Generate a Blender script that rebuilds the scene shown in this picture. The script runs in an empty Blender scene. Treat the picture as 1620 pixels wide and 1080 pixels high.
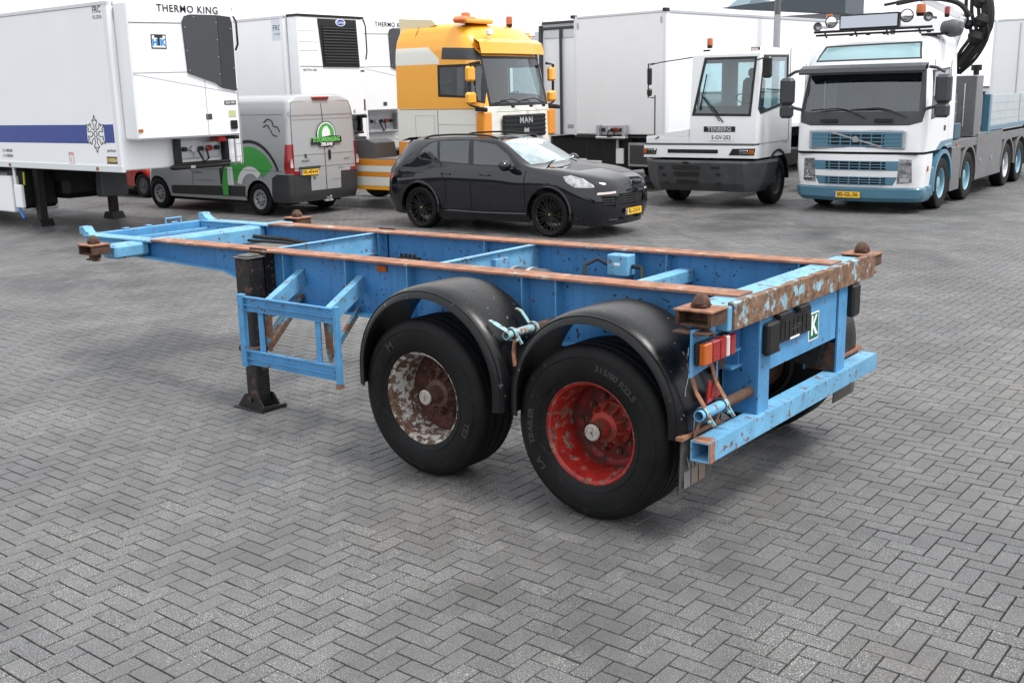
import bpy, bmesh, math, random
import numpy as np
from mathutils import Vector, Matrix
rad = math.radians
random.seed(7)
SC = bpy.context.scene
COL = SC.collection

# ---------------------------------------------------------------- camera, sky, sun, exposure
cam = bpy.data.cameras.new('camera'); cam_o = bpy.data.objects.new('camera', cam); COL.objects.link(cam_o)
cam.sensor_width = 36; cam.lens = 1705.8 / 1620 * 36; cam.clip_start = .1; cam.clip_end = 2000
_R = Vector((-0.783243, -0.621318, -0.022229)); _U = Vector((0.123035, -0.189950, 0.974054)); _F = Vector((0.609420, -0.760186, -0.225221))
mw = Matrix((( _R.x, _U.x, -_F.x, -2.6986), (_R.y, _U.y, -_F.y, 6.0912), (_R.z, _U.z, -_F.z, 2.4368), (0, 0, 0, 1)))
cam_o.matrix_world = mw
SC.camera = cam_o
SUN_EL, SUN_AZ = 64, 190          # azimuth of the sun in the XY plane, from +X towards +Y
W = bpy.data.worlds.new('World'); SC.world = W; W.use_nodes = True
nt = W.node_tree; nt.nodes.clear()
sky = nt.nodes.new('ShaderNodeTexSky'); sky.sky_type = 'NISHITA'; sky.sun_disc = False
sky.sun_elevation = rad(SUN_EL); sky.sun_rotation = rad(90 - SUN_AZ)
sky.air_density = 1.0; sky.dust_density = 4.0
hs = nt.nodes.new('ShaderNodeHueSaturation'); hs.inputs['Saturation'].default_value = .35
cl = nt.nodes.new('ShaderNodeTexNoise'); cl.inputs['Scale'].default_value = 1.6; cl.inputs['Detail'].default_value = 6
tc = nt.nodes.new('ShaderNodeTexCoord'); nt.links.new(tc.outputs['Generated'], cl.inputs['Vector'])
cr = nt.nodes.new('ShaderNodeValToRGB')
cr.color_ramp.elements[0].position = .3; cr.color_ramp.elements[0].color = (.78, .81, .87, 1)
cr.color_ramp.elements[1].position = .7; cr.color_ramp.elements[1].color = (1, 1, 1, 1)
nt.links.new(cl.outputs['Fac'], cr.inputs['Fac'])
mul = nt.nodes.new('ShaderNodeVectorMath'); mul.operation = 'SCALE'; mul.inputs['Scale'].default_value = 10.5
nt.links.new(cr.outputs['Color'], mul.inputs[0])
mx = nt.nodes.new('ShaderNodeMix'); mx.data_type = 'RGBA'; mx.inputs['Factor'].default_value = .85
nt.links.new(sky.outputs['Color'], hs.inputs['Color']); nt.links.new(hs.outputs['Color'], mx.inputs['A']); nt.links.new(mul.outputs[0], mx.inputs['B'])
bg = nt.nodes.new('ShaderNodeBackground'); bg.inputs['Strength'].default_value = .086
out = nt.nodes.new('ShaderNodeOutputWorld')
nt.links.new(mx.outputs['Result'], bg.inputs['Color']); nt.links.new(bg.outputs['Background'], out.inputs['Surface'])
sun = bpy.data.lights.new('sun', 'SUN'); sun.energy = 1.9; sun.angle = rad(16); sun.color = (1, .97, .93)
sun_o = bpy.data.objects.new('sun', sun); COL.objects.link(sun_o)
_d = Vector((math.cos(rad(SUN_AZ)) * math.cos(rad(SUN_EL)), math.sin(rad(SUN_AZ)) * math.cos(rad(SUN_EL)), math.sin(rad(SUN_EL))))
sun_o.rotation_euler = _d.to_track_quat('Z', 'Y').to_euler(); sun_o.location = (0, 0, 20)
SC.view_settings.view_transform = 'Standard'; SC.view_settings.look = 'None'; SC.view_settings.gamma = 1
SC.view_settings.exposure = 1.0; SC.view_settings.use_curve_mapping = False

# ---------------------------------------------------------------- materials
def srgb(r, g, b):
    f = lambda c: (c / 255 / 12.92) if c / 255 <= .04045 else ((c / 255 + .055) / 1.055) ** 2.4
    return (f(r), f(g), f(b))
_m = {}
def mat(name, col=(.5, .5, .5), rough=.5, metal=0., var=0., vs=6., rust=None, rs=14., bump=0., bs=60., coat=0., trans=0., emit=0., ior=1.45,
        speck=None, streak=0., spec=None):
    if name in _m: return _m[name]
    m = bpy.data.materials.new(name); m.use_nodes = True; _m[name] = m
    t = m.node_tree; N = t.nodes; L = t.links
    b = N['Principled BSDF']
    b.inputs['Roughness'].default_value = rough; b.inputs['Metallic'].default_value = metal; b.inputs['IOR'].default_value = ior
    if spec is not None: b.inputs['Specular IOR Level'].default_value = spec
    if coat: b.inputs['Coat Weight'].default_value = coat; b.inputs['Coat Roughness'].default_value = .04
    if trans: b.inputs['Transmission Weight'].default_value = trans
    if emit: b.inputs['Emission Color'].default_value = (*col, 1); b.inputs['Emission Strength'].default_value = emit
    tcn = N.new('ShaderNodeTexCoord')
    def noise(sc, det=5, vec=None, rgh=.6):
        n = N.new('ShaderNodeTexNoise'); n.inputs['Scale'].default_value = sc; n.inputs['Detail'].default_value = det; n.inputs['Roughness'].default_value = rgh
        L.new(vec or tcn.outputs['Object'], n.inputs['Vector']); return n.outputs['Fac']
    def ramp(fac, p0, c0, p1, c1):
        r = N.new('ShaderNodeValToRGB'); e = r.color_ramp.elements
        e[0].position = p0; e[0].color = (*c0, 1); e[1].position = p1; e[1].color = (*c1, 1); L.new(fac, r.inputs['Fac']); return r.outputs['Color']
    def mixc(fac, a, bb):
        x = N.new('ShaderNodeMix'); x.data_type = 'RGBA'
        for s, v in (('Factor', fac), ('A', a), ('B', bb)):
            if hasattr(v, 'links'): L.new(v, x.inputs[s])
            elif s == 'Factor': x.inputs[s].default_value = v
            else: x.inputs[s].default_value = (*v, 1)
        return x.outputs['Result']
    color = None
    if var:
        lo = tuple(c * (1 - var) for c in col); hi = tuple(min(1, c * (1 + var)) for c in col)
        color = ramp(noise(vs), .3, lo, .7, hi)
    if streak:      # grime that has run down the face, stretched along z
        mp = N.new('ShaderNodeMapping'); mp.inputs['Scale'].default_value = (9, 9, .8); L.new(tcn.outputs['Object'], mp.inputs['Vector'])
        f = ramp(noise(2.2, 6, mp.outputs['Vector']), .5, (0, 0, 0), .8, (streak,) * 3)
        color = mixc(f, color if color is not None else col, tuple(c * .35 for c in col))
    if rust:
        amt, c1, c2 = rust
        f = ramp(noise(rs, 9, rgh=.68), .5 + (.5 - amt) * .32 - .02, (0, 0, 0), .5 + (.5 - amt) * .32 + .025, (1, 1, 1))
        rc = ramp(noise(rs * 2.3, 6), .35, c1, .65, c2)
        color = mixc(f, color if color is not None else col, rc)
        rr = N.new('ShaderNodeMapRange'); rr.inputs['To Min'].default_value = rough; rr.inputs['To Max'].default_value = .9
        L.new(f, rr.inputs['Value']); L.new(rr.outputs['Result'], b.inputs['Roughness'])
    if speck:
        amt, sc, cc = speck
        f = ramp(noise(sc, 3), .5 + (.5 - amt) * .4, (0, 0, 0), .5 + (.5 - amt) * .4 + .03, (1, 1, 1))
        color = mixc(f, color if color is not None else col, cc)
    if color is None: b.inputs['Base Color'].default_value = (*col, 1)
    else: L.new(color, b.inputs['Base Color'])
    if bump:
        bn = N.new('ShaderNodeBump'); bn.inputs['Strength'].default_value = bump; bn.inputs['Distance'].default_value = .01
        L.new(noise(bs, 4), bn.inputs['Height']); L.new(bn.outputs['Normal'], b.inputs['Normal'])
    m.diffuse_color = (*col, 1)
    return m

BLUE = (.046, .185, .41)
RUST_O = (.40, .17, .085); RUST_D = (.085, .04, .025); RUST_M = (.22, .10, .055)
m_blue = mat('blue_paint', BLUE, .42, var=.12, vs=3, rust=(.07, RUST_D, RUST_M), rs=14, bump=.10, bs=25, streak=.5, speck=(.16, 26, (.03, .035, .035)))
m_lblue = mat('worn_blue_paint', (.13, .34, .53), .45, var=.22, vs=5, rust=(.2, RUST_D, RUST_M), rs=16, bump=.1, bs=30, streak=.2)
m_blue2 = mat('chipped_blue_paint', (.075, .26, .49), .42, var=.15, vs=5, rust=(.13, RUST_D, RUST_M), rs=18, bump=.1, bs=30, streak=.3)
m_flange = mat('rusted_flange', (.27, .125, .075), .85, var=.4, vs=7, rust=(.3, (.13, .065, .04), (.42, .33, .28)), rs=6, bump=.25, bs=90)
m_rustface = mat('flaking_rust', (.24, .40, .47), .6, var=.25, vs=8, rust=(.70, (.085, .045, .028), (.24, .14, .085)), rs=10, bump=.3, bs=60)
m_rust = mat('dark_rust', (.075, .038, .025), .85, var=.5, vs=22, bump=.4, bs=90)
m_rustlt = mat('orange_rust', (.24, .115, .07), .85, var=.4, vs=22, bump=.3, bs=90)
m_bolt = mat('rusty_blue_clamp', (.22, .42, .46), .6, rust=(.42, RUST_D, RUST_O), rs=30, bump=.3, bs=90)
m_black = mat('black_paint', (.010, .010, .010), .5, var=.4, vs=20, rust=(.1, RUST_D, RUST_M), rs=16, bump=.15, bs=60)
m_legp = mat('leg_paint', (.010, .010, .010), .5, var=.4, vs=20, rust=(.24, RUST_D, (.10, .055, .035)), rs=13, bump=.2, bs=60)
m_scratch = mat('pale_scratch', (.45, .45, .45), .6)
m_rubber = mat('black_rubber', (.007, .007, .0075), .6, var=.3, vs=15, bump=.1, bs=80)
m_tyre = mat('tyre_rubber', (.0055, .0057, .006), .62, var=.6, vs=4, bump=.15, bs=60, spec=.24, speck=(.10, 14, (.016, .0155, .015)))
m_tyremark = mat('tyre_lettering', (.024, .024, .025), .7)
m_guard = mat('mudguard_plastic', (.005, .0052, .006), .34, var=.5, vs=3, bump=.35, bs=5, spec=.38, speck=(.06, 30, (.12, .12, .12)))
m_dark = mat('dark_void', (.006, .006, .006), .8)
m_redrim = mat('red_rim_paint', (.30, .016, .012), .42, var=.35, vs=14, rust=(.34, (.05, .025, .02), (.34, .18, .14)), rs=13, bump=.1, bs=60)
m_whrim = mat('flaking_white_rim', (.44, .43, .41), .6, var=.25, vs=14, rust=(.55, (.05, .03, .02), (.17, .095, .06)), rs=17, bump=.25, bs=60)
m_hub = mat('rusty_hub', (.085, .042, .032), .7, var=.5, vs=30, bump=.3, bs=90)
m_hubred = mat('red_rusty_hub', (.30, .03, .02), .6, rust=(.45, RUST_D, (.12, .05, .03)), rs=18, bump=.3, bs=90)
m_cap = mat('scuffed_hub_cap', (.38, .35, .31), .5, metal=.4, var=.3, vs=60, bump=.4, bs=150)
m_orange = mat('amber_lens', (.42, .09, .008), .18, coat=.5)
m_redlens = mat('red_lens', (.26, .006, .006), .15, coat=.6, var=.25, vs=40)
m_clearlens = mat('clear_lens', (.6, .52, .5), .15, coat=.5)
m_white = mat('white_panel', (.83, .84, .855), .35, var=.02, vs=1)
m_whitegl = mat('glossy_white', (.80, .81, .82), .22, coat=.5)
m_offwh = mat('cream_white', (.74, .73, .66), .3, coat=.4)
m_grey = mat('grey_paint', (.22, .225, .235), .5)
m_dgrey = mat('dark_grey_plastic', (.045, .047, .052), .5, bump=.05, bs=80)
m_mgrey = mat('mid_grey_plastic', (.10, .105, .11), .55)
m_glass = mat('dark_glass', (.02, .025, .03), .04, spec=.8)
m_chrome = mat('chrome', (.75, .76, .78), .15, metal=1)
m_alu = mat('aluminium', (.55, .56, .58), .35, metal=.7)
m_galv = mat('galvanised_steel', (.38, .39, .41), .45, metal=.5, var=.12, vs=8)
m_text = mat('black_print', (.02, .02, .025), .6)
m_plate = mat('yellow_plate', (.85, .50, .02), .4)
m_plblue = mat('plate_blue', (.02, .09, .45), .4)

m_rimdisc_w = mat('rim_disc_rusty', (.28, .26, .24), .7, rust=(.85, (.035, .02, .015), (.11, .04, .03)), rs=11, bump=.3, bs=60)
m_rimdisc_r = mat('rim_disc_dirty_red', (.15, .008, .007), .55, rust=(.5, (.03, .018, .015), (.10, .02, .015)), rs=12, bump=.2, bs=60)
def thin_glass(name, tint, refl=.10, rough=.02):
    """a single sheet of window glass: tinted, see-through, reflecting more at a slant"""
    if name in _m: return _m[name]
    m = bpy.data.materials.new(name); m.use_nodes = True; _m[name] = m; t = m.node_tree; N = t.nodes; L = t.links; N.clear()
    o = N.new('ShaderNodeOutputMaterial'); mx_ = N.new('ShaderNodeMixShader'); tr = N.new('ShaderNodeBsdfTransparent'); gl = N.new('ShaderNodeBsdfGlossy'); lw = N.new('ShaderNodeFresnel')
    lw.inputs['IOR'].default_value = 1.5; ad = N.new('ShaderNodeMath'); ad.operation = 'MULTIPLY_ADD'; ad.inputs[1].default_value = 1.6; ad.inputs[2].default_value = refl * .4
    tr.inputs['Color'].default_value = (*tint, 1); gl.inputs['Roughness'].default_value = rough; gl.inputs['Color'].default_value = (.9, .95, 1, 1)
    L.new(lw.outputs[0], ad.inputs[0]); L.new(ad.outputs[0], mx_.inputs[0]); L.new(tr.outputs[0], mx_.inputs[1]); L.new(gl.outputs[0], mx_.inputs[2]); L.new(mx_.outputs[0], o.inputs['Surface']); return m
m_clear = thin_glass('clear_window', (.62, .76, .76)); m_tint = thin_glass('tinted_window', (.30, .36, .38))
m_seat = mat('seat_fabric', (.07, .075, .085), .8, bump=.2, bs=60); m_cabin = mat('cab_lining', (.14, .145, .15), .7)

# ---------------------------------------------------------------- mesh helpers
class MB:
    def __init__(s, M=None): s.v = []; s.f = []; s.mi = []; s.M = M
    def add(s, vs, fs, m=0):
        o = len(s.v)
        if s.M is not None: vs = [tuple(s.M @ Vector(q)) for q in vs]
        s.v.extend([tuple(q) for q in vs]); s.f.extend([tuple(o + i for i in f) for f in fs]); s.mi.extend([m] * len(fs)); return s
    def box(s, c, d, R=None, bev=0., m=0):
        """box centred c of full size d, optional 3x3 rotation, chamfer bev"""
        hx, hy, hz = d[0] / 2, d[1] / 2, d[2] / 2
        b = min(bev, hx * .9, hy * .9, hz * .9)
        vs = []; fs = []
        if b <= 0:
            vs = [(x, y, z) for x in (-hx, hx) for y in (-hy, hy) for z in (-hz, hz)]
            fs = [(0, 1, 3, 2), (4, 6, 7, 5), (0, 4, 5, 1), (2, 3, 7, 6), (0, 2, 6, 4), (1, 5, 7, 3)]
        else:
            idx = {}
            for sx in (-1, 1):
                for sy in (-1, 1):
                    for sz in (-1, 1):
                        for k in range(3):
                            p = [sx * hx, sy * hy, sz * hz]
                            for a in range(3):
                                if a != k: p[a] -= (sx, sy, sz)[a] * b
                            idx[(sx, sy, sz, k)] = len(vs); vs.append(tuple(p))
            def fc(*ks): fs.append(tuple(idx[q] for q in ks))
            for k in range(3):
                a, c_ = [i for i in range(3) if i != k]
                for sg in (-1, 1):
                    q = []
                    for (u, v) in ((-1, -1), (1, -1), (1, 1), (-1, 1)):
                        t = [0, 0, 0]; t[k] = sg; t[a] = u; t[c_] = v; q.append((*t, k))
                    fc(*q)
            for k in range(3):
                a, c_ = [i for i in range(3) if i != k]
                for u in (-1, 1):
                    for v in (-1, 1):
                        q = []
                        for (sg, kk) in ((-1, a), (1, a), (1, c_), (-1, c_)):
                            t = [0, 0, 0]; t[k] = sg; t[a] = u; t[c_] = v; q.append((*t, kk))
                        fc(*q)
            for sx in (-1, 1):
                for sy in (-1, 1):
                    for sz in (-1, 1): fc((sx, sy, sz, 0), (sx, sy, sz, 1), (sx, sy, sz, 2))
        C_ = Vector(c)
        vs = [tuple(C_ + (R @ Vector(q) if R is not None else Vector(q))) for q in vs]
        return s.add(vs, fs, m)
    def bb(s, x0, x1, y0, y1, z0, z1, bev=0., m=0):
        return s.box(((x0 + x1) / 2, (y0 + y1) / 2, (z0 + z1) / 2), (abs(x1 - x0), abs(y1 - y0), abs(z1 - z0)), None, bev, m)
    def bar(s, p0, p1, w, h, bev=0., m=0, up=(0, 0, 1)):
        """rectangular bar from p0 to p1; w sideways, h along up"""
        a = Vector(p0); b = Vector(p1); x = (b - a); l = x.length; x.normalize(); u = Vector(up)
        y = u.cross(x); y.normalize(); z = x.cross(y)
        R = Matrix((x, y, z)).transposed()
        return s.box((a + b) / 2, (l, w, h), R, bev, m)
    def prism(s, poly, ax, a, b, m=0):
        """poly: 2D points on the two other axes (in order), extruded on axis ax from a to b"""
        o = [i for i in range(3) if i != ax]; n = len(poly); vs = []
        for w in (a, b):
            for q in poly:
                t = [0, 0, 0]; t[o[0]] = q[0]; t[o[1]] = q[1]; t[ax] = w; vs.append(tuple(t))
        fs = [tuple(range(n)), tuple(range(2 * n - 1, n - 1, -1))] + [(i, i + n, (i + 1) % n + n, (i + 1) % n) for i in range(n)]
        return s.add(vs, fs, m)
    def cyl(s, p0, p1, r0, r1=None, n=16, caps=True, m=0):
        r1 = r0 if r1 is None else r1
        return s.lathe([(r0, 0), (r1, (Vector(p1) - Vector(p0)).length)], p0, Vector(p1) - Vector(p0), n, caps, m)
    def lathe(s, prof, o, d, n=24, caps=False, m=0, a0=0., a1=2 * math.pi):
        d = Vector(d).normalized(); o = Vector(o)
        x = d.orthogonal().normalized() if abs(d.z) > .99 or abs(d.z) < 1e-6 and False else Vector((0, 0, 1)).cross(d)
        if x.length < 1e-4: x = Vector((1, 0, 0))
        x.normalize(); y = d.cross(x)
        full = abs(a1 - a0 - 2 * math.pi) < 1e-6; k = n if full else n + 1
        vs = []; fs = []
        for (r, h) in prof:
            for i in range(k):
                t = a0 + (a1 - a0) * i / n; vs.append(tuple(o + d * h + (x * math.cos(t) + y * math.sin(t)) * r))
        for j in range(len(prof) - 1):
            for i in range(n):
                i2 = (i + 1) % k; fs.append((j * k + i, j * k + i2, (j + 1) * k + i2, (j + 1) * k + i))
        if caps and full:
            fs.append(tuple(range(k - 1, -1, -1))); fs.append(tuple((len(prof) - 1) * k + i for i in range(k)))
        return s.add(vs, fs, m)
    def tube(s, pts, r, n=8, m=0):
        P = [Vector(q) for q in pts]; vs = []; fs = []; up = None
        for i, q in enumerate(P):
            t = (P[min(i + 1, len(P) - 1)] - P[max(i - 1, 0)]).normalized()
            if up is None:
                up = t.orthogonal().normalized()
            up = (up - t * up.dot(t)).normalized(); w = t.cross(up)
            for k in range(n):
                a = 2 * math.pi * k / n; vs.append(tuple(q + (up * math.cos(a) + w * math.sin(a)) * r))
        for i in range(len(P) - 1):
            for k in range(n): fs.append((i * n + k, i * n + (k + 1) % n, (i + 1) * n + (k + 1) % n, (i + 1) * n + k))
        fs.append(tuple(range(n - 1, -1, -1))); fs.append(tuple((len(P) - 1) * n + k for k in range(n)))
        return s.add(vs, fs, m)
    def grid(s, rows, m=0, closed=False):
        nr = len(rows); nc = len(rows[0]); vs = [q for r in rows for q in r]; fs = []
        for i in range(nr - 1):
            for j in range(nc if closed else nc - 1): fs.append((i * nc + j, i * nc + (j + 1) % nc, (i + 1) * nc + (j + 1) % nc, (i + 1) * nc + j))
        return s.add(vs, fs, m)
    def mesh(s, name, mats, ang=35, recalc=True):
        me = bpy.data.meshes.new(name); me.from_pydata(s.v, [], s.f)
        if not isinstance(mats, (list, tuple)): mats = [mats]
        for q in mats: me.materials.append(q)
        if len(mats) > 1: me.polygons.foreach_set('material_index', s.mi)
        return finish(me, ang, recalc)
    def build(s, name, mats, parent=None, loc=None, ang=35, recalc=True, **k):
        return link(name, s.mesh(name, mats, ang, recalc), parent, loc, **k)
def finish(me, ang=35, recalc=True):
    if recalc:
        b = bmesh.new(); b.from_mesh(me); bmesh.ops.recalc_face_normals(b, faces=b.faces); b.to_mesh(me); b.free()
    me.polygons.foreach_set('use_smooth', [True] * len(me.polygons)); me.set_sharp_from_angle(angle=rad(ang)); me.update(); return me
def link(name, me, parent=None, loc=None, label=None, cat=None, group=None, kind=None, mw=None):
    o = bpy.data.objects.new(name, me); COL.objects.link(o)
    if parent is not None: o.parent = parent
    if loc is not None: o.location = loc
    if mw is not None: o.matrix_local = mw
    for k, v in (('label', label), ('category', cat), ('group', group), ('kind', kind)):
        if v: o[k] = v
    return o
def thing(name, label, cat, loc=(0, 0, 0), deg=0., group=None):
    o = link(name, None, None, loc, label, cat, group); o.rotation_euler = (0, 0, rad(deg)); return o
_tx = {}
def text_verts(txt, size, bold=0., sx=1., space=1.):
    k = (txt, size, bold, sx, space)
    if k in _tx: return _tx[k]
    cu = bpy.data.curves.new('t', 'FONT'); cu.body = txt; cu.size = size; cu.offset = bold; cu.align_x = 'CENTER'; cu.align_y = 'CENTER'
    cu.space_character = space; cu.resolution_u = 3; cu.fill_mode = 'FRONT'
    o = bpy.data.objects.new('t', cu); COL.objects.link(o)
    me = bpy.data.meshes.new_from_object(o)
    vs = [(v.co.x * sx, v.co.y, 0) for v in me.vertices]; fs = [tuple(p.vertices) for p in me.polygons]
    bpy.data.objects.remove(o); bpy.data.curves.remove(cu); bpy.data.meshes.remove(me)
    _tx[k] = (vs, fs); return vs, fs
def lettering(txt, size, m, parent, c, right, up, bold=0., sx=1., name='lettering', space=1.):
    """flat print centred at c, reading along `right`"""
    vs, fs = text_verts(txt, size, bold, sx, space)
    r = Vector(right).normalized(); u = Vector(up).normalized(); c = Vector(c)
    me = bpy.data.meshes.new(name); me.from_pydata([tuple(c + r * v[0] + u * v[1]) for v in vs], [], fs); me.materials.append(m)
    return link(name, me, parent)
def decal(poly, m, parent, c, right, up, name='print', t=.0015):
    """thin raised sticker: 2D polygon in the plane"""
    r = Vector(right).normalized(); u = Vector(up).normalized(); n = r.cross(u); c = Vector(c)
    mb = MB(); k = len(poly); vs = [tuple(c + r * a + u * b_) for a, b_ in poly] + [tuple(c + r * a + u * b_ + n * t) for a, b_ in poly]
    mb.add(vs, [tuple(range(k, 2 * k))] + [(i, (i + 1) % k, (i + 1) % k + k, i + k) for i in range(k)])
    return mb.build(name, m, parent, recalc=False)
def rect(w, h): return [(-w / 2, -h / 2), (w / 2, -h / 2), (w / 2, h / 2), (-w / 2, h / 2)]
def circ(r, n=20, sx=1., a0=0.): return [(r * sx * math.cos(a0 + 2 * math.pi * i / n), r * math.sin(a0 + 2 * math.pi * i / n)) for i in range(n)]
def number_plate(txt, parent, c, right, up, w=.52, h=.11, blue=True, m=None):
    p_ = decal(rect(w, h), m or m_plate, parent, c, right, up, 'number_plate', .006)
    n = Vector(right).normalized().cross(Vector(up).normalized()); c = Vector(c) + n * .008
    lettering(txt, h * .92, m_text, p_, c + Vector(right).normalized() * (.02 if blue else 0), right, up, .0025, .98)
    if blue: decal(rect(.045, h * .96), m_plblue, p_, c - Vector(right).normalized() * (w / 2 - .026), right, up, 'country_band', .001)
    return p_

# catmull-rom interpolation of a control net -> dense grid
def cr1(P, n):
    P = [np.array(q, float) for q in P]; out = []
    for i in range(len(P) - 1):
        p0 = P[i - 1] if i else 2 * P[0] - P[1]; p1 = P[i]; p2 = P[i + 1]; p3 = P[i + 2] if i + 2 < len(P) else 2 * P[-1] - P[-2]
        for k in range(n):
            t = k / n; out.append(.5 * ((2 * p1) + (p2 - p0) * t + (2 * p0 - 5 * p1 + 4 * p2 - p3) * t * t + (3 * p1 - p0 - 3 * p2 + p3) * t ** 3))
    out.append(P[-1]); return out
def patch(net, nu, nv):
    rows = [cr1(r, nu) for r in net]; cols = [cr1([rows[j][i] for j in range(len(rows))], nv) for i in range(len(rows[0]))]
    return [[tuple(cols[i][j]) for i in range(len(cols))] for j in range(len(cols[0]))]

class Shell:
    """a skin whose windows, lamps and openings are cut out exactly and become separate parts"""
    def __init__(s, mb):
        me = mb.mesh('tmp', m_dark); s.bm = bmesh.new(); s.bm.from_mesh(me); bpy.data.meshes.remove(me)
        bmesh.ops.remove_doubles(s.bm, verts=s.bm.verts, dist=.0004); bmesh.ops.recalc_face_normals(s.bm, faces=s.bm.faces)
        s.lay = s.bm.faces.layers.int.new('tag')
    def cut(s, tag, poly, axes=(0, 2), test=lambda c, n: True, inside=True, pad=.02):
        a, b = axes; bm = s.bm
        lo = [min(q[k] for q in poly) - pad for k in (0, 1)]; hi = [max(q[k] for q in poly) + pad for k in (0, 1)]
        ax3 = [0, 0, 0]; o = 3 - a - b; ax3[o] = 1
        def cand():
            r = []
            for f in bm.faces:
                u = [v.co[a] for v in f.verts]; w = [v.co[b] for v in f.verts]
                if max(u) >= lo[0] and min(u) <= hi[0] and max(w) >= lo[1] and min(w) <= hi[1] and test(f.calc_center_median(), f.normal): r.append(f)
            return r
        n = len(poly)
        for i in range(n):
            p, q = poly[i], poly[(i + 1) % n]
            d = Vector((q[0] - p[0], q[1] - p[1]))
            if d.length < 1e-5: continue
            # only faces near this edge, so the cut lines stay local
            mn = [min(p[k], q[k]) - pad for k in (0, 1)]; mxx = [max(p[k], q[k]) + pad for k in (0, 1)]
            fs = []
            for f in cand():
                u = [v.co[a] for v in f.verts]; w = [v.co[b] for v in f.verts]
                if max(u) >= mn[0] and min(u) <= mxx[0] and max(w) >= mn[1] and min(w) <= mxx[1]: fs.append(f)
            es = {e for f in fs for e in f.edges}; vs = {v for f in fs for v in f.verts}
            co = [0, 0, 0]; co[a] = p[0]; co[b] = p[1]; no = [0, 0, 0]; no[a] = -d.y; no[b] = d.x
            bmesh.ops.bisect_plane(bm, geom=list(vs) + list(es) + fs, plane_co=co, plane_no=no, dist=1e-5)
        def isin(u, w):
            c = False; j = n - 1
            for i in range(n):
                if (poly[i][1] > w) != (poly[j][1] > w) and u < (poly[j][0] - poly[i][0]) * (w - poly[i][1]) / (poly[j][1] - poly[i][1]) + poly[i][0]: c = not c
                j = i
            return c
        for f in cand():
            c = f.calc_center_median()
            if isin(c[a], c[b]) and f[s.lay] == 0: f[s.lay] = tag
        return s
    def take(s, tag, name, m, parent, off=0., ang=40, thick=0., split=None):
        """split: function(center)->key, makes several objects"""
        fs = [f for f in s.bm.faces if f[s.lay] == tag]
        groups = {}
        for f in fs: groups.setdefault(split(f.calc_center_median()) if split else 0, []).append(f)
        obs = []
        for k in sorted(groups):
            idx = {}; vs = []; ff = []
            for f in groups[k]:
                r = []
                for v in f.verts:
                    if v.index not in idx: idx[v.index] = len(vs); vs.append(v.co + v.normal * off)
                    r.append(idx[v.index])
                ff.append(r)
            if thick:
                # rim going inwards along boundary edges
                cnt = {}
                for r in ff:
                    for i in range(len(r)):
                        e = (r[i], r[(i + 1) % len(r)]); cnt[tuple(sorted(e))] = cnt.get(tuple(sorted(e)), 0) + 1
                inv = {j: i for i, j in idx.items()}
                nrm = {}
                for i, j in idx.items(): nrm[j] = s.bm.verts[i].normal.copy()
                bd = [e for r in ff for e in [(r[i], r[(i + 1) % len(r)]) for i in range(len(r))] if cnt[tuple(sorted(e))] == 1]
                mp = {}
                for e in bd:
                    for j in e:
                        if j not in mp: mp[j] = len(vs); vs.append(vs[j] - nrm[j] * thick)
                for e in bd: ff.append([e[1], e[0], mp[e[0]], mp[e[1]]])
            me = bpy.data.meshes.new(name); me.from_pydata([tuple(v) for v in vs], [], ff); me.materials.append(m)
            finish(me, ang, False); obs.append(link(name, me, parent))
        return obs
    def ready(s): s.bm.verts.index_update(); s.bm.normal_update(); s.bm.verts.ensure_lookup_table(); return s
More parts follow.
